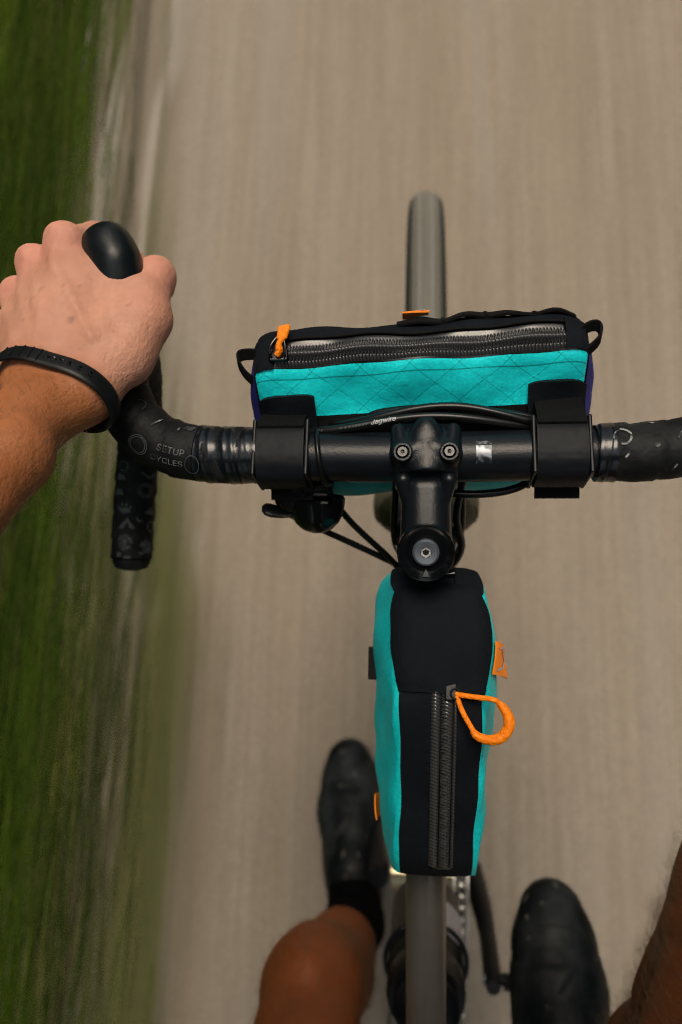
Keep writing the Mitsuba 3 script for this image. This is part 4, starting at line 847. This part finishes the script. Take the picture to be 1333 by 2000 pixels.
ent(BELL + '__striker', cat_([tube(lvp, np.interp(np.linspace(0, 1, 24), [0, .35, .7, .9, 1], [.0045, .0034, .0060, .0056, .0025]), 18, ref=(0, 1, -.3), flat=.45)]), 'mat_plastic', smooth=True, label='black thumb striker at the left of the bell')
for dx, sk in ((-.0075, .0), (.0035, .008)):
    a = np.linspace(-2.2, 2.05, 50)
    pth = np.stack([bc[0] + .004 + dx + sk * np.cos(a) * .0 + sk * (a / 2.2) * -.6, BAR[1] + .0176 * np.sin(a), BAR[2] + .0176 * np.cos(a)], -1)
    ent(BELL + '__rubber_band', tube(pth, .0017, 10), 'mat_hose', smooth=True, label='black rubber band holding the bell to the bar')
ent(BELL + '__band_hook', cat_([rbox((.0105, .0030, .0026), .0010, bc + V(.005, .0020 - .0046 * k, .0235 - .0040 * k)) for k in range(3)]), 'mat_plastic', smooth=40)

# ------------------------------------------------------------------ the rider
RIDER = tag('person', 'bare-legged rider in black cycling shoes, left hand on the brake hood', 'person')
WR, EL = V(-.2160, .1900, 1.004), V(-.285, -.030, 1.140)
MI, MM, MR, MP = V(-.2255, .2800, 1.0090), V(-.2478, .2730, .9985), V(-.2655, .2610, .9835), V(-.2775, .2490, .9660)
CMC, TM, TI, TT_ = V(-.1870, .2110, .9950), V(-.1740, .2370, .9940), V(-.1735, .2690, .9870), V(-.1790, .2790, .9600)
fdir = unit(EL - WR); fside = unit(np.cross(fdir, (0, 0, 1)))
def F_at(t, dx=0, dz=0): return WR + (EL - WR) * t + fside * dx + V(0, 0, dz)
hand_core = [cone(WR + V(-.008, .004, 0), MI, .0190, .0122), cone(WR + V(-.014, .006, -.001), MM, .0190, .0120), cone(WR + V(-.020, .004, -.004), MR, .0190, .0122), cone(WR + V(-.024, .002, -.008), MP, .0180, .0112),
             cone(WR + V(.010, -.002, 0), CMC, .0190, .0165), cone(CMC, TM, .0168, .0138), cone(V(-.203, .215, 1.003), V(-.186, .232, 1.000), .0175, .0150),
             cone(V(-.2140, .2660, 1.0080), V(-.1780, .2520, .9990), .0110, .0112), cone(V(-.2080, .2480, 1.0060), V(-.180, .2360, .9980), .0130, .0120),
             cone(V(-.216, .255, 1.002), V(-.262, .240, .975), .013, .012), cone(V(-.210, .235, 1.004), V(-.255, .222, .985), .016, .013),
             cone(WR + V(.012, -.004, -.004), F_at(.25, .008, .006), .0185, .0205), cone(WR + V(-.016, .0, -.003), F_at(.25, -.012, .006), .0185, .0205),
             cone(F_at(.25, .008, .006), F_at(.75, .010, .006), .0205, .0300), cone(F_at(.25, -.012, .006), F_at(.75, -.010, .006), .0205, .0300), cone(F_at(.75), EL, .036, .040)]
thumb = chain([CMC + V(.003, .004, 0), TM, TI, TT_], [.0150, .0126, .0113, .0095])
def finger(m, q1, q2, q3, r): return chain([m, q1, q2, q3], r)
f_i = finger(MI, V(-.2205, .3060, .9800), V(-.2080, .3080, .9480), V(-.1920, .3000, .9350), [.0122, .0104, .0092, .0078])
f_m = finger(MM, V(-.2490, .2880, .9620), V(-.2320, .2900, .9330), V(-.2110, .2840, .9200), [.0120, .0106, .0094, .0080])
f_r = finger(MR, V(-.2680, .2690, .9450), V(-.2480, .2680, .9190), V(-.2260, .2620, .9100), [.0120, .0104, .0090, .0076])
f_p = finger(MP, V(-.2790, .2480, .9330), V(-.2600, .2440, .9120), V(-.2420, .2380, .9050), [.0108, .0092, .0080, .0068])
kn = [ell(MI + V(.001, .003, .0045), (.0120, .0105, .0108)), ell(MM + V(-.001, .003, .0045), (.0112, .0098, .0102)), ell(MR + V(-.001, .002, .003), (.0105, .0096, .0100)), ell(MP + V(-.001, .001, .002), (.0105, .010, .0098)), ell(TI + V(.0015, .002, .002), (.0115, .0120, .0115)), ell(TM + V(.001, 0, .001), (.0118, .014, .0118))]
# legs, hips, torso, far arm, head
HPL, HPR = V(-.085, -.475, .975), V(.085, -.475, .975)
KL, AL = V(-.1080, -.250, .588), V(-.098, -.275, .225)
KR, AR = V(.2200, -.102, .825), V(.140, -.410, .560)
def leg(h, k, a, toe, cap=V(0, .030, .034)):
    d = unit(a - k); back = unit(V(0, -1, 0) - d * np.dot(d, V(0, -1, 0)))
    return [cone(h, h + (k - h) * .5, .088, .072), cone(h + (k - h) * .5, k + (h - k) * .13, .072, .050), ell(k, (.042, .046, .049)), ell(k + cap, (.020, .013, .024)), ell(k + cap + V(0, .006, -.050), (.016, .014, .022)), cone(k, k + d * .12 + back * .012, .046, .047), cone(k + d * .10 + back * .022, k + d * .22 + back * .016, .042, .036),
            cone(k + d * .20, a, .041, .033), cone(a, a + (toe - a) * .3, .033, .030), cone(a + V(0, -.012, -.01), a + V(0, -.015, -.055), .030, .028), cone(a + (toe - a) * .3, a + (toe - a) * .8, .034, .025, ((0, 0, 1), 1.3))]
TOL, TOR = V(-.120, -.055, .125), V(.127, -.195, .470)
legL, legR = leg(HPL, KL, AL, TOL), leg(HPR, KR, AR, TOR)
PEL, CHE, NEK, HED = V(0, -.50, 1.02), V(0, -.265, 1.30), V(0, -.150, 1.475), V(0, -.055, 1.620)
SHL, SHR = V(-.185, -.170, 1.390), V(.185, -.170, 1.390)
torso = [cone(V(-.05, -.51, 1.0), V(.05, -.51, 1.0), .125, .125), cone(PEL, CHE, .125, .120), cone(V(-.05, -.43, 1.12), V(-.07, -.245, 1.30), .095, .108), cone(V(.05, -.43, 1.12), V(.07, -.245, 1.30), .095, .108), cone(SHL * V(.8, 1, 1), SHR * V(.8, 1, 1), .070, .070), cone(CHE + V(0, .03, .1), NEK, .075, .058), cone(NEK, HED, .056, .055)]
head = [ell(HED + V(0, -.012, .030), (.076, .096, .098)), ell(HED + V(0, .045, -.045), (.052, .050, .058)), ell(HED + V(0, .088, -.022), (.013, .018, .016)), ell(HED + V(-.078, -.01, -.01), (.010, .020, .030)), ell(HED + V(.078, -.01, -.01), (.010, .020, .030)), ell(HED + V(0, .080, -.058), (.024, .012, .009))]
armL = [cone(SHL, SHL + (EL - SHL) * .45, .058, .052), cone(SHL + (EL - SHL) * .45, EL, .050, .040)]
ELR, WRR = V(.255, -.030, 1.120), V(.130, -.050, 1.380)
armR = [cone(SHR, SHR + (ELR - SHR) * .45, .058, .050), cone(SHR + (ELR - SHR) * .45, ELR, .050, .040), cone(ELR, ELR + (WRR - ELR) * .4, .041, .038), cone(ELR + (WRR - ELR) * .4, WRR, .038, .025)]
HB_ = WRR + V(-.045, .035, .030)
handR = [cone(WRR, HB_ + V(.006, 0, .016), .023, .014), cone(WRR, HB_ + V(.002, .004, -.004), .023, .014), cone(WRR + V(0, 0, .01), HB_ + V(.01, -.01, .03), .021, .013)]
fR = [chain([HB_ + V(.006, -.002, .020 - .012 * q), HB_ + V(-.028, .006, .022 - .014 * q), HB_ + V(-.046, -.012, .020 - .013 * q), HB_ + V(-.036, -.030, .018 - .012 * q)], [.0115, .0100, .0090, .0075]) for q in (0, 1.55, 3.1)] + [chain([WRR + V(.0, .01, .01), WRR + V(-.02, .0, .045), WRR + V(-.05, -.012, .055)], [.013, .011, .009])]
body = [(torso + legL[:1] + legR[:1], .05, .05), (legL[1:], .022, .03), (legR[1:], .022, .03), (head, .025, .02), (armL, .025, .03), (hand_core, .009, .02), (kn[:4], 0, .007), (thumb, .006, .010), (kn[4:], 0, .006), (f_i, .004, .006), (f_m, .004, .004), (f_r, .004, .004), (f_p, .004, .004), (armR, .025, .03), (handR, .012, .012)] + [(f, .004, .004) for f in fR]
C_ = .0078
axX = np.r_[ax_(-.47, -.318, C_)[:-1], ax_(-.318, -.155, .0022)[:-1], ax_(-.155, .42, C_)]
axY = np.r_[ax_(-.70, .120, C_)[:-1], ax_(.120, .330, .0022)]
axZ = np.r_[ax_(.055, .885, C_)[:-1], ax_(.885, 1.075, .0022)[:-1], ax_(1.075, 1.76, C_)]
bm = nets(sd_field(body, (axX, axY, axZ)), (axX, axY, axZ))
trimesh.smoothing.filter_taubin(bm, iterations=8)
bv = np.array(bm.vertices); bn = np.array(bm.vertex_normals)
# veins and tendons on the back of the hand
def ridge(v, pts, w, h):
    pts = spline(pts, 40); d = np.min(np.linalg.norm(v[:, None, :2] - pts[None, :, :2], axis=2), axis=1); return h * np.exp(-(d / w) ** 2)
nearh = (bv[:, 1] > .10) & (bv[:, 0] < -.14) & (bv[:, 2] > .94)
v = bv[nearh]; up_ = np.clip(bn[nearh, 2], 0, 1)
dsp = 2.3 * ridge(v, [V(-.196, .213, 0), V(-.205, .228, 0), V(-.213, .243, 0), V(-.222, .256, 0), V(-.226, .270, 0)], .0024, 0.0009) + ridge(v, [V(-.228, .215, 0), V(-.232, .235, 0), V(-.238, .252, 0), V(-.240, .266, 0)], .0036, .0010) \
    + ridge(v, [V(-.213, .243, 0), V(-.224, .240, 0), V(-.234, .236, 0)], .0034, .0007) + ridge(v, [V(-.190, .222, 0), V(-.193, .238, 0), V(-.188, .250, 0)], .0036, .0009) + ridge(v, [V(-.219, .200, 0), V(-.238, .250, 0)], .0045, .0006) \
    + ridge(v, [V(-.214, .202, 0), V(-.224, .265, 0)], .0045, .0008) + ridge(v, [V(-.228, .205, 0), V(-.252, .250, 0)], .0040, .0007) + ridge(v, [V(-.240, .200, 0), V(-.262, .240, 0)], .0040, .0006)
for a, b in ((MI, MM), (MM, MR), (MR, MP)):
    c = (a + b) / 2 + V(0, .004, 0); dsp -= .0028 * np.exp(-(np.linalg.norm(v[:, :2] - c[:2], axis=1) / .0075) ** 2)
dsp -= .0026 * np.exp(-(np.linalg.norm(v[:, :2] - V(-.1975, .2420), axis=1) / .010) ** 2) + .0022 * np.exp(-(np.linalg.norm(v[:, :2] - V(-.1830, .2230), axis=1) / .008) ** 2)
for q in range(4): dsp -= .0005 * np.exp(-(np.abs((v - (WR + fdir * (.004 - .0035 * q))) @ fdir) / .0010) ** 2) * (v[:, 1] < .21)
bv[nearh] += bn[nearh] * (dsp * (.25 + .75 * up_))[:, None]
bv += bn * (.0010 * (meshkit.fbm(bv * 55, 3) - .5) * np.where(nearh, 1.3, 1.5))[:, None]
bm = trimesh.Trimesh(bv, bm.faces, process=False); bn = np.array(bm.vertex_normals)
# skin: the hand paler than the tanned arm and legs (a tan line at the wristband), reddish knuckles, freckles
def skin(v):
    f1, f2 = meshkit.fbm(v * 45, 3), meshkit.fbm(v * 160, 3, 5)
    tan = V(.27, .092, .033) * (1 - f1[:, None]) + V(.37, .140, .055) * f1[:, None]
    pale = V(.42, .192, .122) * (1 - f1[:, None]) + V(.56, .290, .204) * f1[:, None]
    s = np.clip(((v - (WR + fdir * .005)) @ fdir) / .022 + .5, 0, 1)[:, None]
    hand = (v[:, 1] > .12) & (v[:, 0] < -.13) & (v[:, 2] > .88)
    c = np.where(hand[:, None], pale * (1 - s) + tan * s, tan)
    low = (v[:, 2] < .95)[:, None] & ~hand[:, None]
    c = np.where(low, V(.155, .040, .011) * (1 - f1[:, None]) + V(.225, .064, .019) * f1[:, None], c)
    for k_, r_, w_ in ((MI, .014, .5), (MM, .013, .5), (MR, .012, .5), (MP, .011, .45), (TI, .014, .45), (TM, .013, .25)):
        w = w_ * np.exp(-(np.linalg.norm(v - k_ - V(0, .003, .008), axis=1) / r_) ** 2)[:, None]; c = c * (1 - w) + V(.66, .27, .215) * w
    spot = np.clip((meshkit.noise(v * 420, 9) - .80) / .1, 0, 1)[:, None] * .35 * (f2[:, None] > .5); c = c * (1 - spot * .6)
    m = np.exp(-(np.linalg.norm(v[:, :2] - V(-.2095, .2240), axis=1) / .0018) ** 2)[:, None] * hand[:, None]; c = c * (1 - .62 * m)
    f3 = meshkit.noise(v * 520, 3)
    return c * (.86 + .18 * f2[:, None] + .10 * f3[:, None])
ent(RIDER + '__body', bm, 'mat_skin', smooth=True, color=np.clip(skin(np.array(bm.vertices)), 0, 1))

# clothes follow the body
def shell(groups, off):
    return [([(p[0], p[1], p[2], p[3] + off, p[4] + off, p[5]) if p[0] == 'c' else (p[0], p[1], p[2] + off, p[3]) for p in ps], k, kk) for ps, k, kk in groups]
def clip_mesh(m, keep): 
    f = m.faces[keep(m.triangles_center)]; q = trimesh.Trimesh(m.vertices, f, process=False); q.remove_unreferenced_vertices(); return q
sleeveL = [cone(SHL, SHL + (EL - SHL) * .45, .066, .062)]; sleeveR = [cone(SHR, SHR + (ELR - SHR) * .45, .066, .060)]
jm = sd_mesh(shell([(torso[:6], .05, .05)], .008) + [(sleeveL, .02, .04), (sleeveR, .02, .04)], [ax_(-.36, .36, .009), ax_(-.72, .0, .009), ax_(.83, 1.56, .009)], 6)
jm = clip_mesh(jm, lambda c: (c[:, 2] > .955) & ((c - NEK) @ unit(HED - NEK) < -.01))
ent(RIDER + '__jersey', jm, 'mat_jersey', smooth=True)
shm = sd_mesh(shell([(torso[:2] + legL[:2] + legR[:2], .045, .05)], .005), [ax_(-.32, .38, .009), ax_(-.72, .0, .009), ax_(.50, 1.2, .009)], 6)
def short_keep(c):
    tl = ((c - HPL) @ (KL - HPL)) / ((KL - HPL) @ (KL - HPL)); tr = ((c - HPR) @ (KR - HPR)) / ((KR - HPR) @ (KR - HPR))
    return (c[:, 2] < 1.10) & np.where(c[:, 0] < 0, tl < .50, tr < .42)
ent(RIDER + '__shorts', clip_mesh(shm, short_keep), 'mat_shorts', smooth=True)
hm_ = sd_mesh([([ell(HED + V(0, -.018, .036), (.084, .102, .104))], 0, 0)], [ax_(-.1, .1, .006), ax_(HED[1] - .14, HED[1] + .12, .006), ax_(HED[2] - .1, HED[2] + .16, .006)], 2)
hm_ = clip_mesh(hm_, lambda c: (c[:, 2] > HED[2] + .045 - .55 * (HED[1] + .05 - c[:, 1]).clip(0)) )
ent(RIDER + '__hair', hm_, 'mat_hair', smooth=True)
for s in (-1, 1):
    ent(RIDER + '__eye', trimesh.creation.icosphere(3, .011).apply_translation(HED + V(s * .031, .082, .0)), pr((.6, .6, .58), .2), smooth=True)
# socks and shoes
def shoe(a, toe, heel, sole, roll, name, lab, lr):
    fd = unit(toe - heel); sd_ = unit(np.cross(fd, (0, 0, 1))); un = np.cross(sd_, fd); L = np.linalg.norm(toe - heel)
    at_ = lambda t, x=0, z=0: heel + fd * L * t + sd_ * x + un * z
    up_ = [cone(at_(.13, 0, .030), at_(.30, 0, .034), .035, .0375), cone(at_(.30, 0, .036), at_(.62, .003 * lr, .030), .0375 - .0015 * (lr > 0), .0455 - .0030 * (lr > 0), (un, 1.28)), cone(at_(.62, .003 * lr, .030), at_(.80, .001 * lr, .024), .0455 - .0035 * (lr > 0), .0380 - .0020 * (lr > 0), (un, 1.50)),
           cone(at_(.40, .010 * lr, .042), at_(.76, .005 * lr, .026), .029, .027, (un, 1.4)), cone(at_(.50, -.010 * lr, .038), at_(.74, -.008 * lr, .028), .031, .027, (un, 1.5)),
           cone(at_(.20, 0, .050), at_(.33, 0, .062), .033, .031), cone(at_(.33, 0, .058), at_(.50, 0, .044), .032, .034), cone(at_(.80, .001 * lr, .022), at_(.890, .001 * lr, .019), .0370, .030, (un, 1.6))]
    lo = np.minimum(heel, toe) - .09; hi = np.maximum(heel, toe) + .12
    m = sd_mesh([(up_, .022, .02)], [ax_(l, h, .0036) for l, h in zip(lo, hi)], 10)
    vv = m.vertices; un_h = (vv - heel) @ un; t = ((vv - heel) @ fd) / L; xs_ = (vv - heel) @ sd_
    vv = vv + un[None] * np.where(un_h < .004, .004 - un_h, 0)[:, None]                     # flat welt
    # overlapping closure flap and seams
    seam = (xs_ * lr + .030) * .9 - (t - .52) * .22
    fl = np.clip((-seam) / .003, 0, 1) * np.clip((t - .18) / .05, 0, 1) * (un_h > .02) * np.clip((.72 - t) / .02, 0, 1)
    cut = .0016 * np.exp(-((t - .60 - .8 * (xs_ * lr)) / .006) ** 2) * (un_h > .015) * (xs_ * lr > -.022)
    rub = .0010 * np.exp(-((t - .78 + 18 * xs_ ** 2) / .006) ** 2) * (un_h > .012)
    vv = vv + np.array(m.vertex_normals) * (.0020 * fl - cut - rub + .0016 * (meshkit.fbm(vv * 40, 3) - .5))[:, None]
    m = trimesh.Trimesh(vv, m.faces, process=False)
    collar = lambda c: ((c - heel) @ un) < .083 - .16 * np.clip(.30 - ((c - heel) @ fd) / L, 0, 1) * 0
    k = ent(RIDER + '__shoe', m, 'mat_shoe', smooth=True, label=lab)
    # sole: outline of the shoe, extruded
    sl = up_[:4] + up_[7:]
    th_ = np.linspace(0, 1, 40); half = np.interp(th_, [0, .06, .2, .35, .6, .72, .86, .95, 1], [.012, .026, .034, .032, .042, .043, .034, .021, .008])
    mid = .003 * lr * np.sin(np.pi * th_)
    Pp = np.stack([np.stack([at_(.00 + .985 * a, mm + q * h * .95, .0035 + .003 * (a > .85) * (a - .85) / .15) for q in np.linspace(-1, 1, 9)]) for a, h, mm in zip(th_, half, mid)])
    ent(k + '__sole', thick(Pp, .0085), 'mat_sole', smooth=40)
    ent(k + '__cleat', rbox((.030, .045, .008), .002, at_(.66, 0, -.0045), np.stack([sd_, fd, un], 1)), 'mat_alu_black')
    # closure flap laid over the instep, with its diagonal edge, and a toe seam
    def on_shoe(t, x, o):
        X = at_(0)[None] + np.outer(np.ravel(t), fd * L) + np.outer(np.ravel(x), sd_) + un * .13
        for _ in range(40): X = X - un * np.clip(sd_groups([(up_, .022, .02)], X), -.01, .03)[:, None]
        return (X + un * o).reshape(np.shape(t) + (3,))
    A_, B_ = np.meshgrid(np.linspace(0, 1, 26), np.linspace(0, 1, 18), indexing='ij')
    tt_ = .30 + A_ * (.355 - .14 * np.clip(B_ - .35, 0, 1) ** .8 + .03 * np.clip(.2 - B_, 0, 1)); xx_ = lr * (-.036 + B_ * .066)
    ent(k + '__closure_flap', thick(on_shoe(tt_, xx_, .0012), .0022), 'mat_shoe', smooth=40)
    q = np.linspace(0, 1, 30)
    ent(k + '__strap', thick(np.stack([on_shoe(.565 - .11 * q + w, lr * (.002 + .034 * q), .0030) for w in (-.022, -.008, .008, .022)], 1), .0016), 'mat_sole', smooth=40)
    ent(k + '__toe_seam', tube(on_shoe(.78 + .06 * (1 - (2 * q - 1) ** 2), (2 * q - 1) * .036, -.0002), .0009, 6), 'mat_sole', smooth=True)
    return k, at_, fd, sd_, un, L
kL = shoe(AL, V(-.1190, -.0330, .125), V(-.0965, -.3080, .150), 0, 0, 'left', 'dusty black cycling shoe on the left pedal', -1)
kR = shoe(AR, V(.1300, -.1640, .462), V(.1400, -.4380, .497), 0, 0, 'right', 'dusty black cycling shoe on the right pedal', 1)
tagp = kL[1](.36, .040, .030)
ent(kL[0] + '__pull_tab', rbox((.004, .022, .012), .0015, kL[1](.33, -.0425, .030), np.stack([kL[3], kL[2], kL[4]], 1)), pr((.42, .40, .36), .7), label='pale tab at the outer side of the left shoe')
for s, (h, k_, a) in ((-1, (HPL, KL, AL)), (1, (HPR, KR, AR))):
    d = unit(a - k_); back = unit(V(0, -1, 0) - d * np.dot(d, V(0, -1, 0)))
    top = a - d * .150
    sk = [cone(a - d * .155 + back * .004, a, .0440, .0365), cone(a, a + (((TOL if s < 0 else TOR) - a) * .3), .0365, .034), cone(a + V(0, -.012, -.01), a + V(0, -.016, -.045), .033, .031)]
    lo, hi = np.minimum(top, a) - .09, np.maximum(top, a) + .10
    m = sd_mesh([(sk, .02, .02)], [ax_(l, q, .005) for l, q in zip(lo, hi)], 6)
    ent(RIDER + '__sock', clip_mesh(m, lambda c: (c - top) @ d > 0), 'mat_sock', smooth=True, label='black sock on the %s leg' % ('left' if s < 0 else 'right'))

# hairs on legs and forearm
def hairs(region, n, l0, l1, w, seed, flow, key, mat, lab=None):
    r = np.random.default_rng(seed); idx = np.nonzero(region(bv))[0]
    tri = bm.faces[np.isin(bm.faces[:, 0], idx)]; ar = np.linalg.norm(np.cross(bv[tri[:, 1]] - bv[tri[:, 0]], bv[tri[:, 2]] - bv[tri[:, 0]]), axis=1)
    pick = r.choice(len(tri), n, p=ar / ar.sum()); b = r.dirichlet((1, 1, 1), n)
    p = (bv[tri[pick]] * b[..., None]).sum(1); nn = (bn[tri[pick]] * b[..., None]).sum(1); nn /= np.linalg.norm(nn, axis=1, keepdims=True)
    fl = np.asarray(flow) + r.normal(0, .35, (n, 3)); fl -= nn * np.sum(fl * nn, 1, keepdims=True); fl /= np.linalg.norm(fl, axis=1, keepdims=True)
    L = r.uniform(l0, l1, n)[:, None]; V_, Fs = [], []
    cur = r.normal(0, .35, (n, 1)); sd = np.cross(nn, fl)
    for k, t in enumerate((0, .35, .7, 1.0)):
        c = p + nn * L * (.62 * t - .22 * t * t) + fl * L * (.45 * t + .35 * t * t) + sd * cur * L * t * t
        rr = w * (1 - .85 * t)
        for q in range(3): V_.append(c + rr * (math.cos(q * 2.094) * sd + math.sin(q * 2.094) * nn))
    P = np.stack(V_, 1); f = []
    for k in range(3):
        for q in range(3): a, b_, c, d = k * 3 + q, k * 3 + (q + 1) % 3, k * 3 + 3 + (q + 1) % 3, k * 3 + 3 + q; f += [[a, b_, c], [a, c, d]]
    F = (np.arange(n)[:, None, None] * 12 + np.array(f)[None]).reshape(-1, 3)
    ent(key, trimesh.Trimesh(P.reshape(-1, 3), F, process=False), mat, smooth=True, label=lab, kind='stuff')
along = lambda v, a, b: ((v - a) @ (b - a)) / ((b - a) @ (b - a))
hairs(lambda v: (v[:, 0] > .06) & (v[:, 2] < .95) & (v[:, 2] > .66) & (v[:, 1] < .05) & (v[:, 1] > -.36), 6500, .008, .024, .00014, 11, (-.2, .5, -.8), RIDER + '__leg_hair', 'mat_leg_hair', 'fine brown hairs on the right leg')
hairs(lambda v: (v[:, 0] < -.04) & (v[:, 2] < .72) & (v[:, 2] > .40) & (v[:, 1] > -.34), 3000, .006, .017, .00013, 12, (0, .3, -1), RIDER + '__leg_hair', 'mat_leg_hair', 'fine brown hairs on the left leg')
hairs(lambda v: (v[:, 0] < -.19) & (v[:, 2] > .98) & ((v - WR) @ fdir > .018) & (v[:, 1] > .02), 1800, .006, .015, .00009, 13, -fdir * .3 + V(-.5, .2, 0), RIDER + '__arm_hair', 'mat_leg_hair', 'fine hairs on the forearm')

# wristband: rings round the wrist found on the skin surface
WB = tag('wristband', 'black perforated rubber wristband round the left wrist of the rider', 'wristband')
near_g = [g for g in body[5:]] + [(armL, .025, .03)]
bcen = WR + fdir * .005 + V(-.002, 0, .002)
wax = unit(fdir + V(.05, 0, -.10)); w1 = unit(np.cross(wax, (0, 0, 1))); w2 = np.cross(w1, wax)
aa = np.linspace(0, 2 * np.pi, 97)[:-1]
def skin_r(c):
    d = np.cos(aa)[:, None] * w1 + np.sin(aa)[:, None] * w2; lo, hi = np.full(96, .004), np.full(96, .07)
    for _ in range(26):
        mid = (lo + hi) / 2; ins = sd_groups([(hand_core, .012, .02)], c + d * mid[:, None]) < 0; lo, hi = np.where(ins, mid, lo), np.where(ins, hi, mid)
    r = lo; 
    for _ in range(6): r = (np.roll(r, 1) + r * 2 + np.roll(r, -1)) / 4
    return r, d
rows_o, rows_i = [], []
prof = [(-.0057, .0008), (-.0057, .0020), (-.0048, .0029), (-.0034, .0033), (0, .0034), (.0034, .0033), (.0048, .0029), (.0057, .0020), (.0057, .0008)]
rr0 = np.maximum(skin_r(bcen - wax * .005)[0], skin_r(bcen + wax * .005)[0])
dd = skin_r(bcen)[1]
P = np.stack([bcen + wax * h + dd * (rr0 + o)[:, None] for h, o in prof] + [bcen + wax * prof[0][0] + dd * (rr0 + prof[0][1])[:, None]], 0)
P = np.concatenate([P, P[:, :1]], 1); m = grid(P); m = trimesh.Trimesh(m.vertices, m.faces, process=False)
if np.mean(np.einsum('ij,ij->i', m.face_normals, m.triangles_center - bcen)) < 0: m.invert()
ent(WB + '__strap', m, 'mat_plastic', smooth=40)
def wb_pt(a, h, o): 
    r = np.interp(a % (2 * np.pi), np.r_[aa, 2 * np.pi], np.r_[rr0, rr0[0]]); return bcen + wax * h + (math.cos(a) * w1 + math.sin(a) * w2) * (r + o)
upang = math.atan2(1.0, 0)
for k in range(11):
    a = upang + (k - 5) * .20
    if k < 5: ent(WB + '__groove', cat_([hull([(*wb_pt(a, -.0046, .0034), .00045), (*wb_pt(a + .03, .0046, .0034), .00045)], 8)]), 'mat_alu_gloss', smooth=True)
    else:
        c = wb_pt(a, 0, .0034); nrm = unit(c - bcen); ent(WB + '__hole', lathe([(0, .0), (.0011, .0), (.0013, .0004), (.0018, .0003), (.0019, -.0006)], c, nrm, 14), 'mat_alu_gloss', smooth=True)
